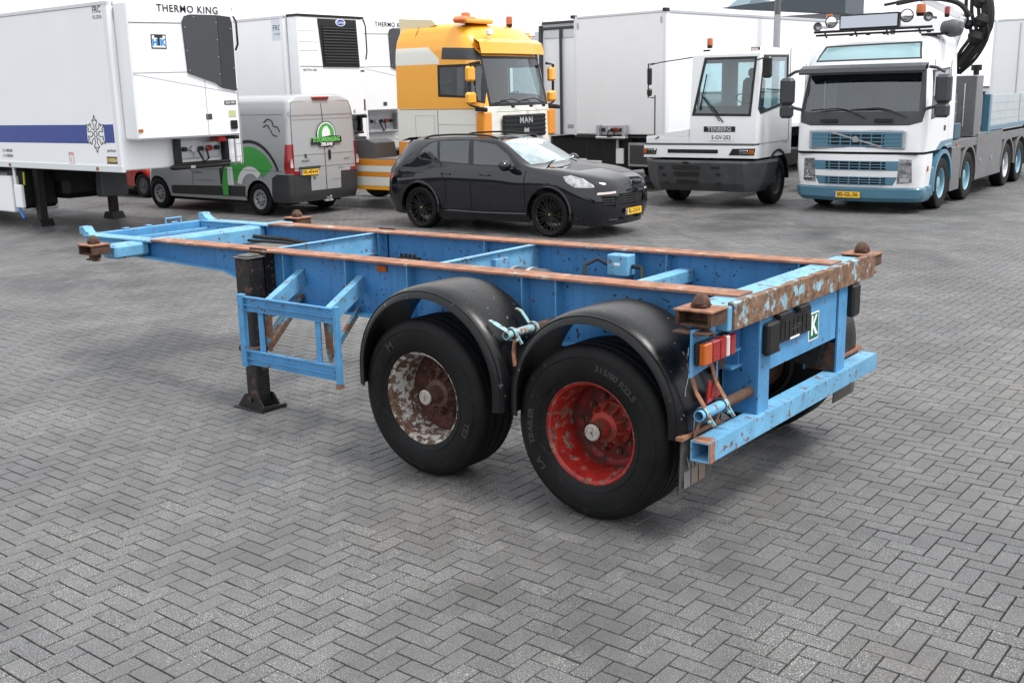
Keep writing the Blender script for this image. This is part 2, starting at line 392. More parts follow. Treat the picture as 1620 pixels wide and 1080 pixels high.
# ---------------------------------------------------------------- ground: herringbone clinker paving
def paver_mat(name, per_object):
    m = bpy.data.materials.new(name); m.use_nodes = True; t = m.node_tree; N = t.nodes; L = t.links; b = N['Principled BSDF']
    geo = N.new('ShaderNodeNewGeometry'); P = geo.outputs['Position']
    if per_object: tone = N.new('ShaderNodeObjectInfo').outputs['Random']
    else:
        a = N.new('ShaderNodeAttribute'); a.attribute_name = 'tone'; tone = a.outputs['Fac']
    def noise(sc, det, rgh=.55, dist=0.):
        n = N.new('ShaderNodeTexNoise'); n.inputs['Scale'].default_value = sc; n.inputs['Detail'].default_value = det
        n.inputs['Roughness'].default_value = rgh; n.inputs['Distortion'].default_value = dist; L.new(P, n.inputs['Vector']); return n.outputs['Fac']
    def ramp(f, p0, c0, p1, c1):
        r = N.new('ShaderNodeValToRGB'); e = r.color_ramp.elements; e[0].position = p0; e[0].color = (*c0, 1); e[1].position = p1; e[1].color = (*c1, 1); L.new(f, r.inputs['Fac']); return r.outputs['Color']
    def mixc(f, a, bb, mode='MIX'):
        x = N.new('ShaderNodeMix'); x.data_type = 'RGBA'; x.blend_type = mode
        for s, v in (('Factor', f), ('A', a), ('B', bb)):
            if hasattr(v, 'links'): L.new(v, x.inputs[s])
            elif s == 'Factor': x.inputs[s].default_value = v
            else: x.inputs[s].default_value = (*v, 1)
        return x.outputs['Result']
    base = ramp(tone, 0, (.072, .0715, .071), 1, (.096, .0955, .095))
    tint = ramp(noise(.8, 3), .35, (1.02, .99, .965), .65, (.98, 1., 1.03))
    base = mixc(1, base, tint, 'MULTIPLY')
    grain = ramp(noise(95, 3, .7), .3, (.72, .72, .72), .7, (1.28, 1.28, 1.28))
    base = mixc(1, base, grain, 'MULTIPLY')
    speck = ramp(noise(170, 2, .6), .58, (0, 0, 0), .63, (1, 1, 1))
    patch_ = ramp(noise(1.3, 4), .35, (.25, .25, .25), .6, (.9, .9, .9))
    sp = mixc(1, speck, patch_, 'MULTIPLY')
    base = mixc(sp, base, (.50, .50, .48))
    dampf = noise(.55, 7, .62, .6)
    damp = ramp(dampf, .46, (1, 1, 1), .66, (.60, .60, .61))
    base = mixc(1, base, damp, 'MULTIPLY')
    oil = ramp(noise(2.1, 5, .62, .4), .66, (1, 1, 1), .78, (.50, .49, .48))
    base = mixc(1, base, oil, 'MULTIPLY')
    L.new(base, b.inputs['Base Color'])
    r = ramp(dampf, .44, (.62,) * 3, .66, (.36,) * 3); L.new(r, b.inputs['Roughness'])
    bn = N.new('ShaderNodeBump'); bn.inputs['Strength'].default_value = .45; bn.inputs['Distance'].default_value = .003
    L.new(noise(260, 3), bn.inputs['Height']); L.new(bn.outputs['Normal'], b.inputs['Normal'])
    return m
m_pav = paver_mat('paver', False); m_pav1 = paver_mat('paver_single', True)
m_joint = mat('joint_sand', (.010, .0095, .009), .95, var=.4, vs=30)
g = MB(); g.bb(-600, 600, -600, 600, -1, -.012)
ground = g.build('paved_ground', m_joint, kind='structure')
BW = .1035; BX0, BY0 = .593, 2.793; CX, CY = -2.6986, 6.0912
def bricks():
    # cell (i,j): k=(i+j)%4 ; 0,1 -> brick along x ; 2,3 -> brick along y
    res = []
    I = np.arange(-190, 330); J = np.arange(-370, 30)
    ii, jj = np.meshgrid(I, J, indexing='ij'); k = (ii + jj) % 4
    for kk in (0, 2):
        s = k == kk; a = ii[s] * BW + BX0; b = jj[s] * BW + BY0
        lx, ly = (2 * BW, BW) if kk == 0 else (BW, 2 * BW)
        if kk == 2: pass
        cx = a + lx / 2; cy = b + ly / 2
        res.append(np.stack([cx, cy, np.full_like(cx, kk)], 1))
    A = np.concatenate(res)
    # the phase: a y-brick starts where k==2 at cell (0,0)
    return A
# shift so that cell (0,0) has k=2 : use offset of 2 cells along x
BX0 -= 2 * BW
A = bricks()
dx = A[:, 0] - CX; dy = A[:, 1] - CY; dist = np.hypot(dx, dy)
fx, fy = .6255, -.7802
ang = np.degrees(np.arctan2(fx * dy - fy * dx, fx * dx + fy * dy))
keep = (dist < 31) & ((np.abs(ang) < 37) | (dist < 3.2)) & (dist > 2.0)
A = A[keep]; dist = dist[keep]
def brick_faces(lx, ly):
    g_ = .0040; c_ = .0015; x0, y0 = lx / 2 - g_, ly / 2 - g_; x1, y1 = x0 - c_, y0 - c_
    v = [(-x0, -y0, -.014), (x0, -y0, -.014), (x0, y0, -.014), (-x0, y0, -.014), (-x0, -y0, -.0035), (x0, -y0, -.0035), (x0, y0, -.0035), (-x0, y0, -.0035),
         (-x1, -y1, 0), (x1, -y1, 0), (x1, y1, 0), (-x1, y1, 0)]
    f = [(8, 9, 10, 11)] + [(a, b, c, d) for a, b, c, d in ((0, 1, 5, 4), (1, 2, 6, 5), (2, 3, 7, 6), (3, 0, 4, 7), (4, 5, 9, 8), (5, 6, 10, 9), (6, 7, 11, 10), (7, 4, 8, 11))]
    return np.array(v), np.array(f)
# which ones show largest: nearest bricks inside the picture
Rv, Uv, Fv = np.array(_R), np.array(_U), np.array(_F)
d3 = np.stack([A[:, 0] - CX, A[:, 1] - CY, np.full(len(A), -2.4368)], 1)
zz = d3 @ Fv; px = 810 + 1705.8 * (d3 @ Rv) / zz; py = 540 - 1705.8 * (d3 @ Uv) / zz
inside = (zz > 0) & (px > 8) & (px < 1612) & (py > 0) & (py < 1072)
order = np.argsort(np.where(inside, dist, 1e9)); single = set(order[:300].tolist())
me1 = {}
for kk, (lx, ly) in ((0, (2 * BW, BW)), (2, (BW, 2 * BW))):
    v, f = brick_faces(lx, ly); me = bpy.data.meshes.new('brick'); me.from_pydata([tuple(q) for q in v], [], [tuple(int(i) for i in q) for q in f]); me.materials.append(m_pav1); me1[kk] = me
rng = np.random.default_rng(3)
for n, i in enumerate(order[:300]):
    o = link('brick', me1[int(A[i, 2])], ground, (A[i, 0], A[i, 1], rng.normal() * .0009))
    o.rotation_euler = (rng.normal() * .003, rng.normal() * .003, rng.normal() * .004)
rest = np.array([i for i in range(len(A)) if i not in single]); V = []; Fc = []; T = []; off = 0
for kk, (lx, ly) in ((0, (2 * BW, BW)), (2, (BW, 2 * BW))):
    v, f = brick_faces(lx, ly); s = A[rest][A[rest][:, 2] == kk]; n = len(s)
    vv = np.repeat(v[None], n, 0); tl = rng.normal(size=(n, 2)) * .003; hz = rng.normal(size=n) * .0009; yaw = rng.normal(size=n) * .004
    z = vv[:, :, 2] + vv[:, :, 0] * tl[:, :1] + vv[:, :, 1] * tl[:, 1:] + hz[:, None]
    x = vv[:, :, 0] - vv[:, :, 1] * yaw[:, None] + s[:, :1]; y = vv[:, :, 1] + vv[:, :, 0] * yaw[:, None] + s[:, 1:2]
    V.append(np.stack([x, y, z], 2).reshape(-1, 3)); ff = (f[None] + (np.arange(n) * len(v))[:, None, None] + off).reshape(-1, 4); Fc.append(ff); off += n * len(v)
    T.append(np.repeat(rng.random(n), len(f)))
V = np.concatenate(V); Fc = np.concatenate(Fc); T = np.concatenate(T)
me = bpy.data.meshes.new('bricks'); me.vertices.add(len(V)); me.vertices.foreach_set('co', V.ravel()); me.loops.add(Fc.size); me.loops.foreach_set('vertex_index', Fc.ravel().astype(np.int32))
me.polygons.add(len(Fc)); me.polygons.foreach_set('loop_start', (np.arange(len(Fc)) * 4).astype(np.int32)); me.update(calc_edges=True)
me.polygons.foreach_set('use_smooth', np.zeros(len(Fc), bool))
at = me.attributes.new('tone', 'FLOAT', 'FACE'); at.data.foreach_set('value', T.astype(np.float32)); me.materials.append(m_pav)
link('bricks', me, ground, kind='stuff')
# beyond the bricks that can be told apart: one sheet, same clinker
ring = MB(); rows = []
for r in (31, 60, 140, 400):
    rows.append([(CX + r * (fx * math.cos(rad(a)) - fy * math.sin(rad(a))), CY + r * (fy * math.cos(rad(a)) + fx * math.sin(rad(a))), -.003) for a in range(-60, 61, 4)])
ring.grid(rows); rg = ring.build('far_paving', m_pav1, kind='structure', recalc=False)
if rg.data.polygons[0].normal.z < 0: rg.data.flip_normals()
# ---------------------------------------------------------------- the container chassis trailer
SH = Matrix(((1, 0, 0, 0), (0, 1, 0, 0), (-.0109, 0, 1, 0), (0, 0, 0, 1)))
TR = thing('container_chassis', 'rusty blue two-axle skeletal container trailer chassis standing alone on the paving', 'trailer')
def F(): return MB(SH)
Z = 1.313
webp = [(.02, 1.299), (6.02, 1.299), (6.02, 1.165), (4.62, 1.12), (4.25, 1.02), (3.92, .93), (3.6, .905), (.02, .895)]
for sy in (1, -1):
    b = F(); b.prism(webp, 1, sy * .634, sy * .646); bm_ = b.build('beam_web', m_blue, TR)
    b = F()
    for x0, x1 in ((-.015, 5.62),): b.bb(x0, x1, sy * .56, sy * .735, 1.299, Z)
    b.build('top_flange', m_flange, TR)
    b = F(); pl = [(6.02, 1.165), (4.62, 1.12), (4.25, 1.02), (3.92, .93), (3.6, .905), (.02, .895)]
    for i in range(5): b.bar((pl[i][0], sy * .64, pl[i][1] - .008), (pl[i + 1][0], sy * .64, pl[i + 1][1] - .008), .17, .014)
    b.build('bottom_flange', m_blue2, TR)
    b = F()
    b.bb(5.62, 6.72, sy * .57, sy * .725, 1.285, 1.299); b.build('front_flange', m_lblue, TR)
    for x in ((3.87, 3.17, 2.54, 1.52, 1.25, .22) if sy > 0 else (4.13, 2.91, 1.48, 1.21, .21)):
        o = sy if sy > 0 else 1
        y0, y1 = (.646, .72) if sy > 0 else (-.634, -.57)
        zb = .905 if x < 3.6 else .95
        b = F(); b.bb(x - .005, x + .005, y0, y1, zb, 1.298); b.build('web_stiffener', m_blue2, TR)
        if x in (1.25, 1.52): pass
# cross members
for x, d in ((4.19, .17), (2.41, .30)):
    b = F(); b.bb(x - .005, x + .005, -.633, .633, 1.292 - d, 1.292); b.bb(x - .028, x + .028, -.633, .633, 1.2925, 1.2985)
    b.bb(x - .04, x + .04, -.633, .633, 1.292 - d - .008, 1.292 - d); b.build('cross_member', m_lblue, TR)
b = F(); b.bb(1.02, 1.12, -.633, .633, 1.10, 1.20, .01); b.build('cross_tube', m_lblue, TR)
b = F(); b.bb(3.2, 3.26, -.633, .633, .93, 1.05); b.build('cross_member', m_blue, TR)
# front bolster
b = F(); b.bb(5.74, 5.96, -1.0, -.66, 1.165, 1.284, .02); b.bb(5.74, 5.96, .66, 1.0, 1.165, 1.284, .02)
b.bb(5.74, 5.96, -.633, .633, 1.12, 1.284, .02); b.build('front_bolster', m_lblue, TR)
def twistlock(x, y, z, sx, sy):
    """housing, plate, rotating cone, locking nut"""
    b = F(); b.bb(x - .115, x + .115, y - .095, y + .095, z - .012, z, .003); tl = b.build('twistlock', m_rustlt, TR)
    b = F()
    for q in (-1, 1): b.bb(x + q * .095 - .01, x + q * .095 + .01, y - .088, y + .085, z - .085, z - .0145)
    b.bb(x - .084, x + .084, y - sy * .03 - .008, y - sy * .03 + .008, z - .085, z - .0145); b.bb(x - .084, x + .084, y - .07, y + .08, z - .09, z - .078)
    b.build('housing', m_rust, tl)
    b = F(); b.bb(x - .046, x + .046, y - .042, y + .042, z + .001, z + .026, .01); 
    b.lathe([(.052, 0), (.050, .010), (.036, .034), (.020, .046), (.001, .049)], (x, y, z + .024), (0, 0, 1), 8); b.build('cone', m_rust, tl)
    b = F(); b.cyl((x, y, z - .15), (x, y, z - .091), .028, n=10); b.cyl((x, y, z - .128), (x, y, z - .096), .05, n=6); b.bar((x - .09, y + sy * .02, z - .135), (x + .07, y + sy * .03, z - .135), .03, .014); b.build('lock_handle', m_rust, tl)
    return tl
for sy in (1, -1):
    twistlock(0, sy * 1.13, Z, -1, sy); twistlock(5.853, sy * 1.13, Z, 1, sy)
# nose frame ahead of the front bolster
b = F()
for sy in (1, -1):
    b.bb(5.963, 6.72, sy * .575, sy * .70, 1.14, 1.284, .01)
b.build('nose_rail', m_blue2, TR)
b = F(); b.bb(6.721, 6.79, -.66, .66, 1.15, 1.296, .006); b.build('nose_crossbar', m_blue2, TR)
for k, x in enumerate((6.12, 6.28, 6.44, 6.6)):
    b = F(); b.bb(x - .014, x + .014, -.572, .572, 1.15, 1.235, .003); b.build('nose_rung', m_lblue if k % 2 else m_blue, TR)
for sy in (1, -1):
    b = F(); b.prism([(6.62, 1.30), (6.80, 1.30), (6.80, 1.37), (6.73, 1.37), (6.69, 1.325)], 1, sy * .62, sy * .71); b.build('nose_bracket', m_lblue, TR)
b = F()
for y in (.25, .0, -.3): b.bb(6.74, 6.78, y - .03, y + .03, 1.297, 1.312, .004)
b.tube([(6.76, -.2, 1.30), (6.76, -.2, 1.35), (6.76, -.38, 1.35), (6.76, -.38, 1.30)], .009); b.build('hose_bracket', m_lblue, TR)
b = F(); b.cyl((6.2, 0, 1.02), (6.2, 0, 1.145), .045, n=16); b.bb(5.98, 6.6, -.5, .5, 1.128, 1.139); b.build('kingpin_plate', m_black, TR)
# rear bolster
b = F(); b.bb(-.095, .13, -1.0, 1.0, 1.165, 1.2985, .006); b.build('rear_bolster', m_lblue, TR)
b = F(); b.bb(-.112, -.0955, -1.09, .96, 1.165, 1.318, .004); b.bb(-.0953, -.065, -1.09, .96, 1.299, 1.318, .004); b.build('rear_angle_iron', m_rustface, TR)
b = F(); b.bb(-.10, .10, 1.16, 1.255, 1.19, 1.2); b.build('edge_plate', m_rust, TR)
# rear posts, plate, bumper
for sy, yc in ((1, .535), (-1, -.61)):
    b = F(); b.bb(-.085, -.073, yc - .075, yc + .065, .604, 1.164); b.build('rear_post', m_blue2, TR)
    b = F(); b.bb(-.0725, .13, yc + (.055 if sy > 0 else -.065), yc + (.065 if sy > 0 else -.055), .60, 1.164); b.build('post_web', m_blue, TR)
    b = F(); b.bb(.131, .142, yc - .075, yc + .065, .60, 1.164); b.build('post_inner_flange', m_blue2, TR)
b = F(); b.bb(-.070, .125, -.5445, -.541, .61, .80); b.build('rust_patch', m_rust, TR)
b = F(); b.bb(-.079, -.071, -.52, .455, .84, 1.164); b.bb(-.0705, -.03, -.52, .455, .84, .848); b.build('rear_plate', m_blue2, TR)
# lower rear tube: open square tube
b = F(); w = .008
x0, x1, z0, z1, y0, y1 = -.115, 0., .493, .603, -1.21, 1.22
b.bb(x0, x1, y0, y1, z1 - w, z1); b.bb(x0, x1, y0, y1, z0, z0 + w); b.bb(x0, x0 + w, y0, y1, z0 + w + .0005, z1 - w - .0005); b.bb(x1 - w, x1, y0, y1, z0 + w + .0005, z1 - w - .0005)
b.build('rear_bumper_tube', m_lblue, TR)
b = F(); b.bb(-.1155, -.111, 1.16, 1.2205, .49, .606); b.bb(-.1, -.01, 1.12, 1.2207, .6032, .6055); b.build('rust_patch', m_rustlt, TR)
# blank number board with raised figures worn off
b = F(); b.bb(-.10, -.087, -.075, .405, .975, 1.125, .003); nb = b.build('number_board', m_rubber, TR)
b = F()
for k in range(7): b.bb(-.104, -.1005, .345 - k * .06 - .018, .345 - k * .06 + .012, .995, 1.095, .001)
b.build('raised_holders', m_rubber, nb)
lettering('. : . : ·', .05, m_alu, nb, (-.1055, .15, 1.05), (0, -1, 0), (0, 0, 1))
decal(rect(.13, .012), m_white, nb, (-.1055, .17, .985), (0, -1, 0), (0, 0, 1), 'sticker')
for y in (.36, .09):
    b = F(); b.bb(-.135, -.087, y - .07, y + .07, 1.135, 1.164, .006); b.build('plate_lamp', m_rubber, TR)
b = F(); b.bb(-.135, -.087, .43, .575, .945, 1.135, .014); bf = b.build('rubber_buffer', m_rubber, TR)
b = F(); b.cyl((-.141, .45, .965), (-.135, .45, .965), .012, n=8); b.build('bolt', m_rust, bf)
b = F(); b.bb(-.125, -.07, -.82, -.70, .945, 1.16, .014); bf = b.build('rubber_buffer', m_rubber, TR)
b = F(); b.bb(-.09, -.02, -.875, -.846, 1.03, 1.16, .004); b.build('lamp_edge', m_orange, bf)
# K sign
dk = decal(rect(.15, .175), m_white, TR, (-.0795, -.165, .985), (0, -1, 0), (0, 0, 1), 'letter_sign', .001)
m_kgreen = mat('sign_green', (.0, .13, .06), .4)
decal(rect(.132, .157), m_kgreen, dk, (-.081, -.165, .985), (0, -1, 0), (0, 0, 1), 'sign_face', .001)
lettering('K', .17, m_white, dk, (-.0835, -.165, .985), (0, -1, 0), (0, 0, 1), .005, .85)
# tail light plates and lamps
def taillight(yc, sy):
    b = F(); b.prism([(yc - .26, 1.165), (yc + .19, 1.215), (yc + .20, .96), (yc + .0, .985), (yc - .26, 1.06)] if sy > 0 else [(yc + .26, 1.165), (yc - .19, 1.2), (yc - .2, .96), (yc, .985), (yc + .26, 1.06)], 0, -.022, -.012)
    b.build('lamp_plate', m_blue2, TR)
    b = F(); b.bb(-.05, -.0225, yc - .185, yc + .175, 1.02, 1.145, .01); hs_ = b.build('tail_light', m_rubber, TR)
    ys = [(.17, .085, m_orange), (.082, .0, m_redlens), (-.003, -.075, m_redlens), (-.078, -.115, m_clearlens), (-.118, -.18, m_redlens)]
    for a, c_, mm in ys:
        if sy < 0: a, c_ = -c_, -a
        b = F(); b.bb(-.088, -.0505, yc + c_, yc + a, 1.024, 1.141, .007); b.build('lens', mm, hs_)
taillight(1.07, 1)
# warning triangle on the mudguard end, drawn as a raised reflector
b = F(); b.prism([(1.03, .90), (1.05, .765), (.86, .785)], 0, -.005, .006); b.build('triangle_reflector', m_redlens, TR)
# steps/brackets inside the rear corner
b = F(); b.bb(-.02, .1, .70, .86, 1.00, 1.012); b.bar((.04, .86, .995), (.02, .9, .72), .01, .012); b.build('corner_bracket', m_blue2, TR)
b = F(); b.cyl((.1, .75, .93), (.1, .84, .93), .05, .06, n=12); b.cyl((.14, .72, .86), (.14, .8, .84), .04, .05, n=12); b.cyl((.25, .72, .9), (.4, .74, .9), .07, n=14); b.build('brake_chamber', m_rust, TR)
# side guard
m_brace = mat('rusty_blue_brace', (.06, .17, .24), .6, rust=(.6, RUST_D, (.14, .075, .045)), rs=9, bump=.2, bs=50)
b = F()
def channel(b, p0, p1, h, d=.03, y=1.15):
    b.bar((p0[0], y, p0[1]), (p1[0], y, p1[1]), .006, h)
    for s in (-1, 1):
        b.bar((p0[0], y + .016 - .0, p0[1] + s * (h / 2 - .004)), (p1[0], y + .016, p1[1] + s * (h / 2 - .004)), d, .007)
GX0, GX1 = 2.79, 3.86
for (za, nm) in ((.985, 'guard_rail'), (.575, 'guard_rail')):
    b = F(); b.bb(GX0 + .04, GX1 - .05, 1.138, 1.146, za - .055, za + .055)
    b.bb(GX0 + .04, GX1 - .05, 1.1465, 1.172, za + .047, za + .055); b.bb(GX0 + .04, GX1 - .05, 1.1465, 1.168, za - .012, za - .002); b.bb(GX0 + .04, GX1 - .05, 1.1465, 1.160, za - .055, za - .047); b.build(nm, m_blue2, TR)
for x0, x1 in ((GX0, GX0 + .038), (GX1 - .048, GX1 + .015)):
    b = F(); b.bb(x0, x1, 1.135, 1.176, .50, 1.055, .004); b.build('guard_upright', m_blue2, TR)
b = F(); b.bb(GX0 - .001, GX0 + .039, 1.134, 1.177, .47, .4995); b.build('rusty_foot', m_rustlt, TR)
for x in (3.66, 3.03):
    b = F(); b.bb(x - .028, x + .028, 1.128, 1.137, .62, .93); b.build('guard_slat', m_blue2, TR)
for x in (3.74, 3.08):
    xo = x - .13
    b = F(); b.bar((x, .648, 1.175), (xo, 1.135, 1.0), .06, .006); b.bar((x - .03, .648, 1.115), (xo - .03, 1.135, .945), .006, .115); b.build('guard_strut', m_lblue, TR)
    b = F(); b.bar((x + .02, .66, .93), (xo, 1.09, .68), .022, .05); b.prism([(xo - .035, .94), (xo + .035, .94), (xo + .02, .70), (xo - .01, .63)], 1, 1.09, 1.12); b.build('guard_brace', m_brace, TR)
# landing legs
for sy in (1, -1):
    lx, ly = 4.16, sy * .815
    b = MB(); b.bb(lx - .082, lx + .082, ly - .082, ly + .082, .50, 1.215, .012); lg = b.build('landing_leg', m_legp, TR)
    b = MB(); b.box((lx, ly, 1.222), (.185, .185, .014), None, .004); b.box((lx, ly, 1.236), (.13, .13, .016), None, .008); b.build('leg_cap', mat('dull_cap', (.07, .068, .07), .5, var=.4, vs=20), lg)
    b = MB(); b.bb(lx - .068, lx + .068, ly - .068, ly + .068, .05, .53, .01); b.build('inner_leg', m_legp, lg)
    b = MB(); b.bb(lx - .10, lx + .10, ly - .10, ly + .10, .47, .52, .012); b.build('leg_collar', m_rust, lg)
    b = MB(); b.bb(lx - .10, lx + .10, ly - sy * .095 - .006, ly - sy * .095 + .006, .85, 1.28); b.bb(lx - .10, lx - .088, ly - sy * .095, ly - sy * .19, .85, 1.26); b.build('leg_flange', m_black, lg)
    b = MB()
    for k in range(7): b.cyl((lx - .10, ly - sy * .14, .9 + k * .055), (lx - .112, ly - sy * .14, .9 + k * .055), .011, n=6)
    b.build('flange_bolts', m_rust, lg)
    b = MB()
    b.prism([(lx - .17, .012), (lx + .17, .012), (lx + .075, .12), (lx - .075, .12)], 1, ly - .085, ly - .073)
    b.prism([(lx - .17, .012), (lx + .17, .012), (lx + .075, .12), (lx - .075, .12)], 1, ly + .073, ly + .085)
    b.bb(lx - .18, lx + .18, ly - .13, ly + .13, 0, .013, .003); b.bar((lx - .17, ly - .12, .02), (lx - .17, ly + .12, .035), .03, .02)
    b.cyl((lx, ly - .10, .08), (lx, ly + .10, .08), .022, n=10); b.build('foot_plate', m_black, lg)
b = MB(); b.tube([(4.16, -.73, .95), (4.16, .73, .95)], .03, 10); b.bar((4.1, .75, .75), (3.5, .1, .94), .05, .05); b.bar((4.1, -.75, .75), (3.5, -.1, .94), .05, .05); b.build('leg_brace', m_blue, TR)
b = MB(); b.tube([(3.70, 1.05, .66), (3.72, .9, .78), (3.74, .66, .93)], .028, 8); b.build('brace_tube', m_brace, TR)
# wheels
R0 = .52
def make_wheel(rimm, hubm, discm):
    b = MB(); g_ = []
    prof = [(.292, -.12), (.30, -.165), (.33, -.182), (.38, -.190), (.43, -.190), (.468, -.182), (.497, -.168), (.511, -.152)]
    tread = []
    for h in (-.105, -.038, .038, .105): tread += [(R0 - .001, h - .009), (R0 - .013, h - .006), (R0 - .013, h + .006), (R0 - .001, h + .009)]
    prof2 = prof + [(R0 - .003, -.14)] + tread + [(R0 - .003, .14)] + [(r, -h) for r, h in prof[::-1]]
    # fine ribs on the outer sidewall
    prof2[-4:-4] = []
    b.lathe(prof2, (0, 0, 0), (0, 1, 0), 96); tyre = b.mesh('tyre', m_tyre, 28)
    b = MB(); 
    for r in (.452, .462, .472): b.lathe([(r - .003, .1855 - (r - .452) * .55), (r, .189 - (r - .452) * .55), (r + .003, .1850 - (r - .452) * .55)], (0, 0, 0), (0, 1, 0), 96)
    for r in (.345,): b.lathe([(r - .004, .181), (r, .1875), (r + .004, .181)], (0, 0, 0), (0, 1, 0), 96)
    ribs = b.mesh('sidewall_ribs', m_tyre, 60)
    b = MB(); b.lathe([(.268, -.16), (.292, -.15), (.27, -.10), (.262, -.04), (.266, .09), (.283, .125), (.286, .15), (.297, .158), (.303, .170), (.306, .168), (.304, .15), (.29, .12)], (0, 0, 0), (0, 1, 0), 64)
    rim = b.mesh('rim', rimm, 40)
    b = MB(); b.lathe([(.2625, -.04), (.258, -.07), (.245, -.088), (.222, -.098), (.205, -.092), (.13, -.09)], (0, 0, 0), (0, 1, 0), 64); disc = b.mesh('rim_disc', discm, 40)
    b = MB(); b.lathe([(.14, -.095), (.138, -.06), (.115, -.05), (.10, -.02), (.092, .02), (.062, .03), (.056, .09), (.056, .128)], (0, 0, 0), (0, 1, 0), 32)
    for k in range(10):
        a = 2 * math.pi * k / 10 + .2
        b.bar((.118 * math.cos(a), -.05, .118 * math.sin(a)), (.085 * math.cos(a), .005, .085 * math.sin(a)), .018, .05, up=(0, 1, 0))
    hub = b.mesh('hub', hubm, 30)
    b = MB(); b.lathe([(.050, .1285), (.051, .138), (.044, .146), (.036, .147), (.034, .143), (.001, .143)], (0, 0, 0), (0, 1, 0), 24); b.bar((-.03, .144, 0), (.03, .144, 0), .006, .01); b.bar((0, .144, -.03), (0, .144, .03), .01, .006, up=(0, 1, 0)); cap = b.mesh('hub_cap', m_cap, 30)
    b = MB(); b.cyl((0, -.092, 0), (0, -.066, 0), .021, .019, n=6); b.cyl((0, -.066, 0), (0, -.052, 0), .011, n=8); nut = b.mesh('wheel_nut', m_hub, 30)
    return tyre, ribs, rim, hub, cap, nut, disc
def tyre_text(txt, r, a_c, size, parent, y=.1925, m=m_tyremark, bold=.002):
    """raised lettering that follows the sidewall; a_c is the angle (degrees) of its middle, 90 = top"""
    vs, fs = text_verts(txt, size, bold, 1.15)
    out = []
    for x, yy, _ in vs:
        rr = r + yy; a = rad(a_c) - x / r
        out.append((-math.cos(a) * rr * -1 if False else math.cos(a) * rr * -1, y, math.sin(a) * rr))
    me = bpy.data.meshes.new('lettering'); me.from_pydata(out, [], fs); me.materials.append(m); return link('lettering', me, parent)
wm = {'red': make_wheel(m_redrim, m_hubred, m_rimdisc_r), 'white': make_wheel(m_whrim, m_hub, m_rimdisc_w), 'far': make_wheel(m_black, m_black, m_black)}
for x, kind in ((1.961, 'white'), (.654, 'red')):
    for sy in (1, -1):
        ty, rb, rm_, hb, cp, nu, dc = wm[kind if sy > 0 else 'far']
        w = link('wheel', ty, TR, (x, sy * 1.055, R0))
        if sy < 0: w.rotation_euler = (0, 0, math.pi)
        w['label'] = {('white', 1): 'wheel with flaking white rusty rim', ('red', 1): 'wheel with scratched red rim'}.get((kind, sy), 'wheel on the far side')
        for n_, me_ in (('sidewall_ribs', rb), ('rim', rm_), ('rim_disc', dc), ('hub', hb), ('hub_cap', cp)): link(n_, me_, w)
        for k in range(10):
            a = 2 * math.pi * k / 10; link('wheel_nut', nu, w, (.1675 * math.cos(a), 0, .1675 * math.sin(a)))
        if sy > 0:
            if kind == 'red': tyre_text('315/80 R22.5', .405, 60, .05, w); tyre_text('TRAILER', .405, 182, .052, w); tyre_text('LA', .405, 215, .06, w)
            else: tyre_text('M', .40, 128, .07, w); tyre_text('TE3', .41, -20, .06, w)
# axles, brakes, springs
for x in (1.961, .654):
    b = MB(); b.tube([(x, -.95, R0), (x, .95, R0)], .062, 14); ax_ = b.build('axle', m_black, TR)
    for sy in (1, -1): b = MB(); b.lathe([(.10, 0), (.2, 0), (.21, .02), (.21, .2), (.16, .22)], (x, sy * .72, R0), (0, sy, 0), 28); b.build('brake_drum', m_rust, TR)
    for sy in (1, -1):
        b = MB()
        for k in range(4):
            L_ = .56 - k * .1; b.tube([(x - L_, sy * .5, .74 - .02 * k), (x - L_ / 2, sy * .5, .69 - .02 * k), (x, sy * .5, .665 - .02 * k), (x + L_ / 2, sy * .5, .69 - .02 * k), (x + L_, sy * .5, .74 - .02 * k)], .022, 6)
        b.build('leaf_spring', m_rust, TR)
for x in (2.55, 1.31, .08):
    for sy in (1, -1):
        b = MB(); b.prism([(x - .13, .88), (x + .13, .88), (x + .07, .66), (x - .07, .66)], 1, sy * .44, sy * .56); b.build('spring_hanger', m_black, TR)
# mudguards
def guard(xc, zc, rx, rz, drop0, drop1, sy):
    sec = [(.80, 1.0), (.84, 1.006), (1.12, 1.008), (1.20, 1.0), (1.245, .972), (1.268, .93), (1.272, .885), (1.262, .885), (1.254, .925), (1.232, .958), (1.195, .982), (1.12, .99), (.84, .988), (.80, .985)]
    path = []
    for k in range(4): path.append((-1, zc - drop0 * (1 - k / 4)))
    n = 36; rows = []
    pts = [(xc + rx, zc - drop0 * (1 - k / 3), 0.) for k in range(3)] 
    for k in range(3): rows.append([(xc + rx * q[1], sy * q[0], zc - drop0 * (1 - k / 3)) for q in sec])
    for k in range(n + 1):
        a = math.pi * k / n
        rows.append([(xc + rx * q[1] * math.cos(a), sy * q[0], zc + rz * q[1] * math.sin(a)) for q in sec])
    for k in range(1, 4): rows.append([(xc - rx * q[1], sy * q[0], zc - drop1 * k / 3) for q in sec])
    b = MB(); b.grid(rows, closed=True); b.add([tuple(q) for q in rows[0]], [tuple(range(len(sec)))]); b.add([tuple(q) for q in rows[-1]], [tuple(range(len(sec)))[::-1]])
    g_ = b.build('mudguard', m_guard, TR, ang=50)
    # bead line along the lip
    b = MB(); P_ = []
    for k in range(n + 1):
        a = math.pi * k / n; P_.append((xc + rx * .962 * math.cos(a), sy * 1.252, zc + rz * .962 * math.sin(a)))
    b.tube([(xc + rx * .962, sy * 1.252, zc - drop0)] + P_ + [(xc - rx * .962, sy * 1.252, zc - drop1)], .005, 5); b.build('lip_bead', m_guard, g_)
    return g_
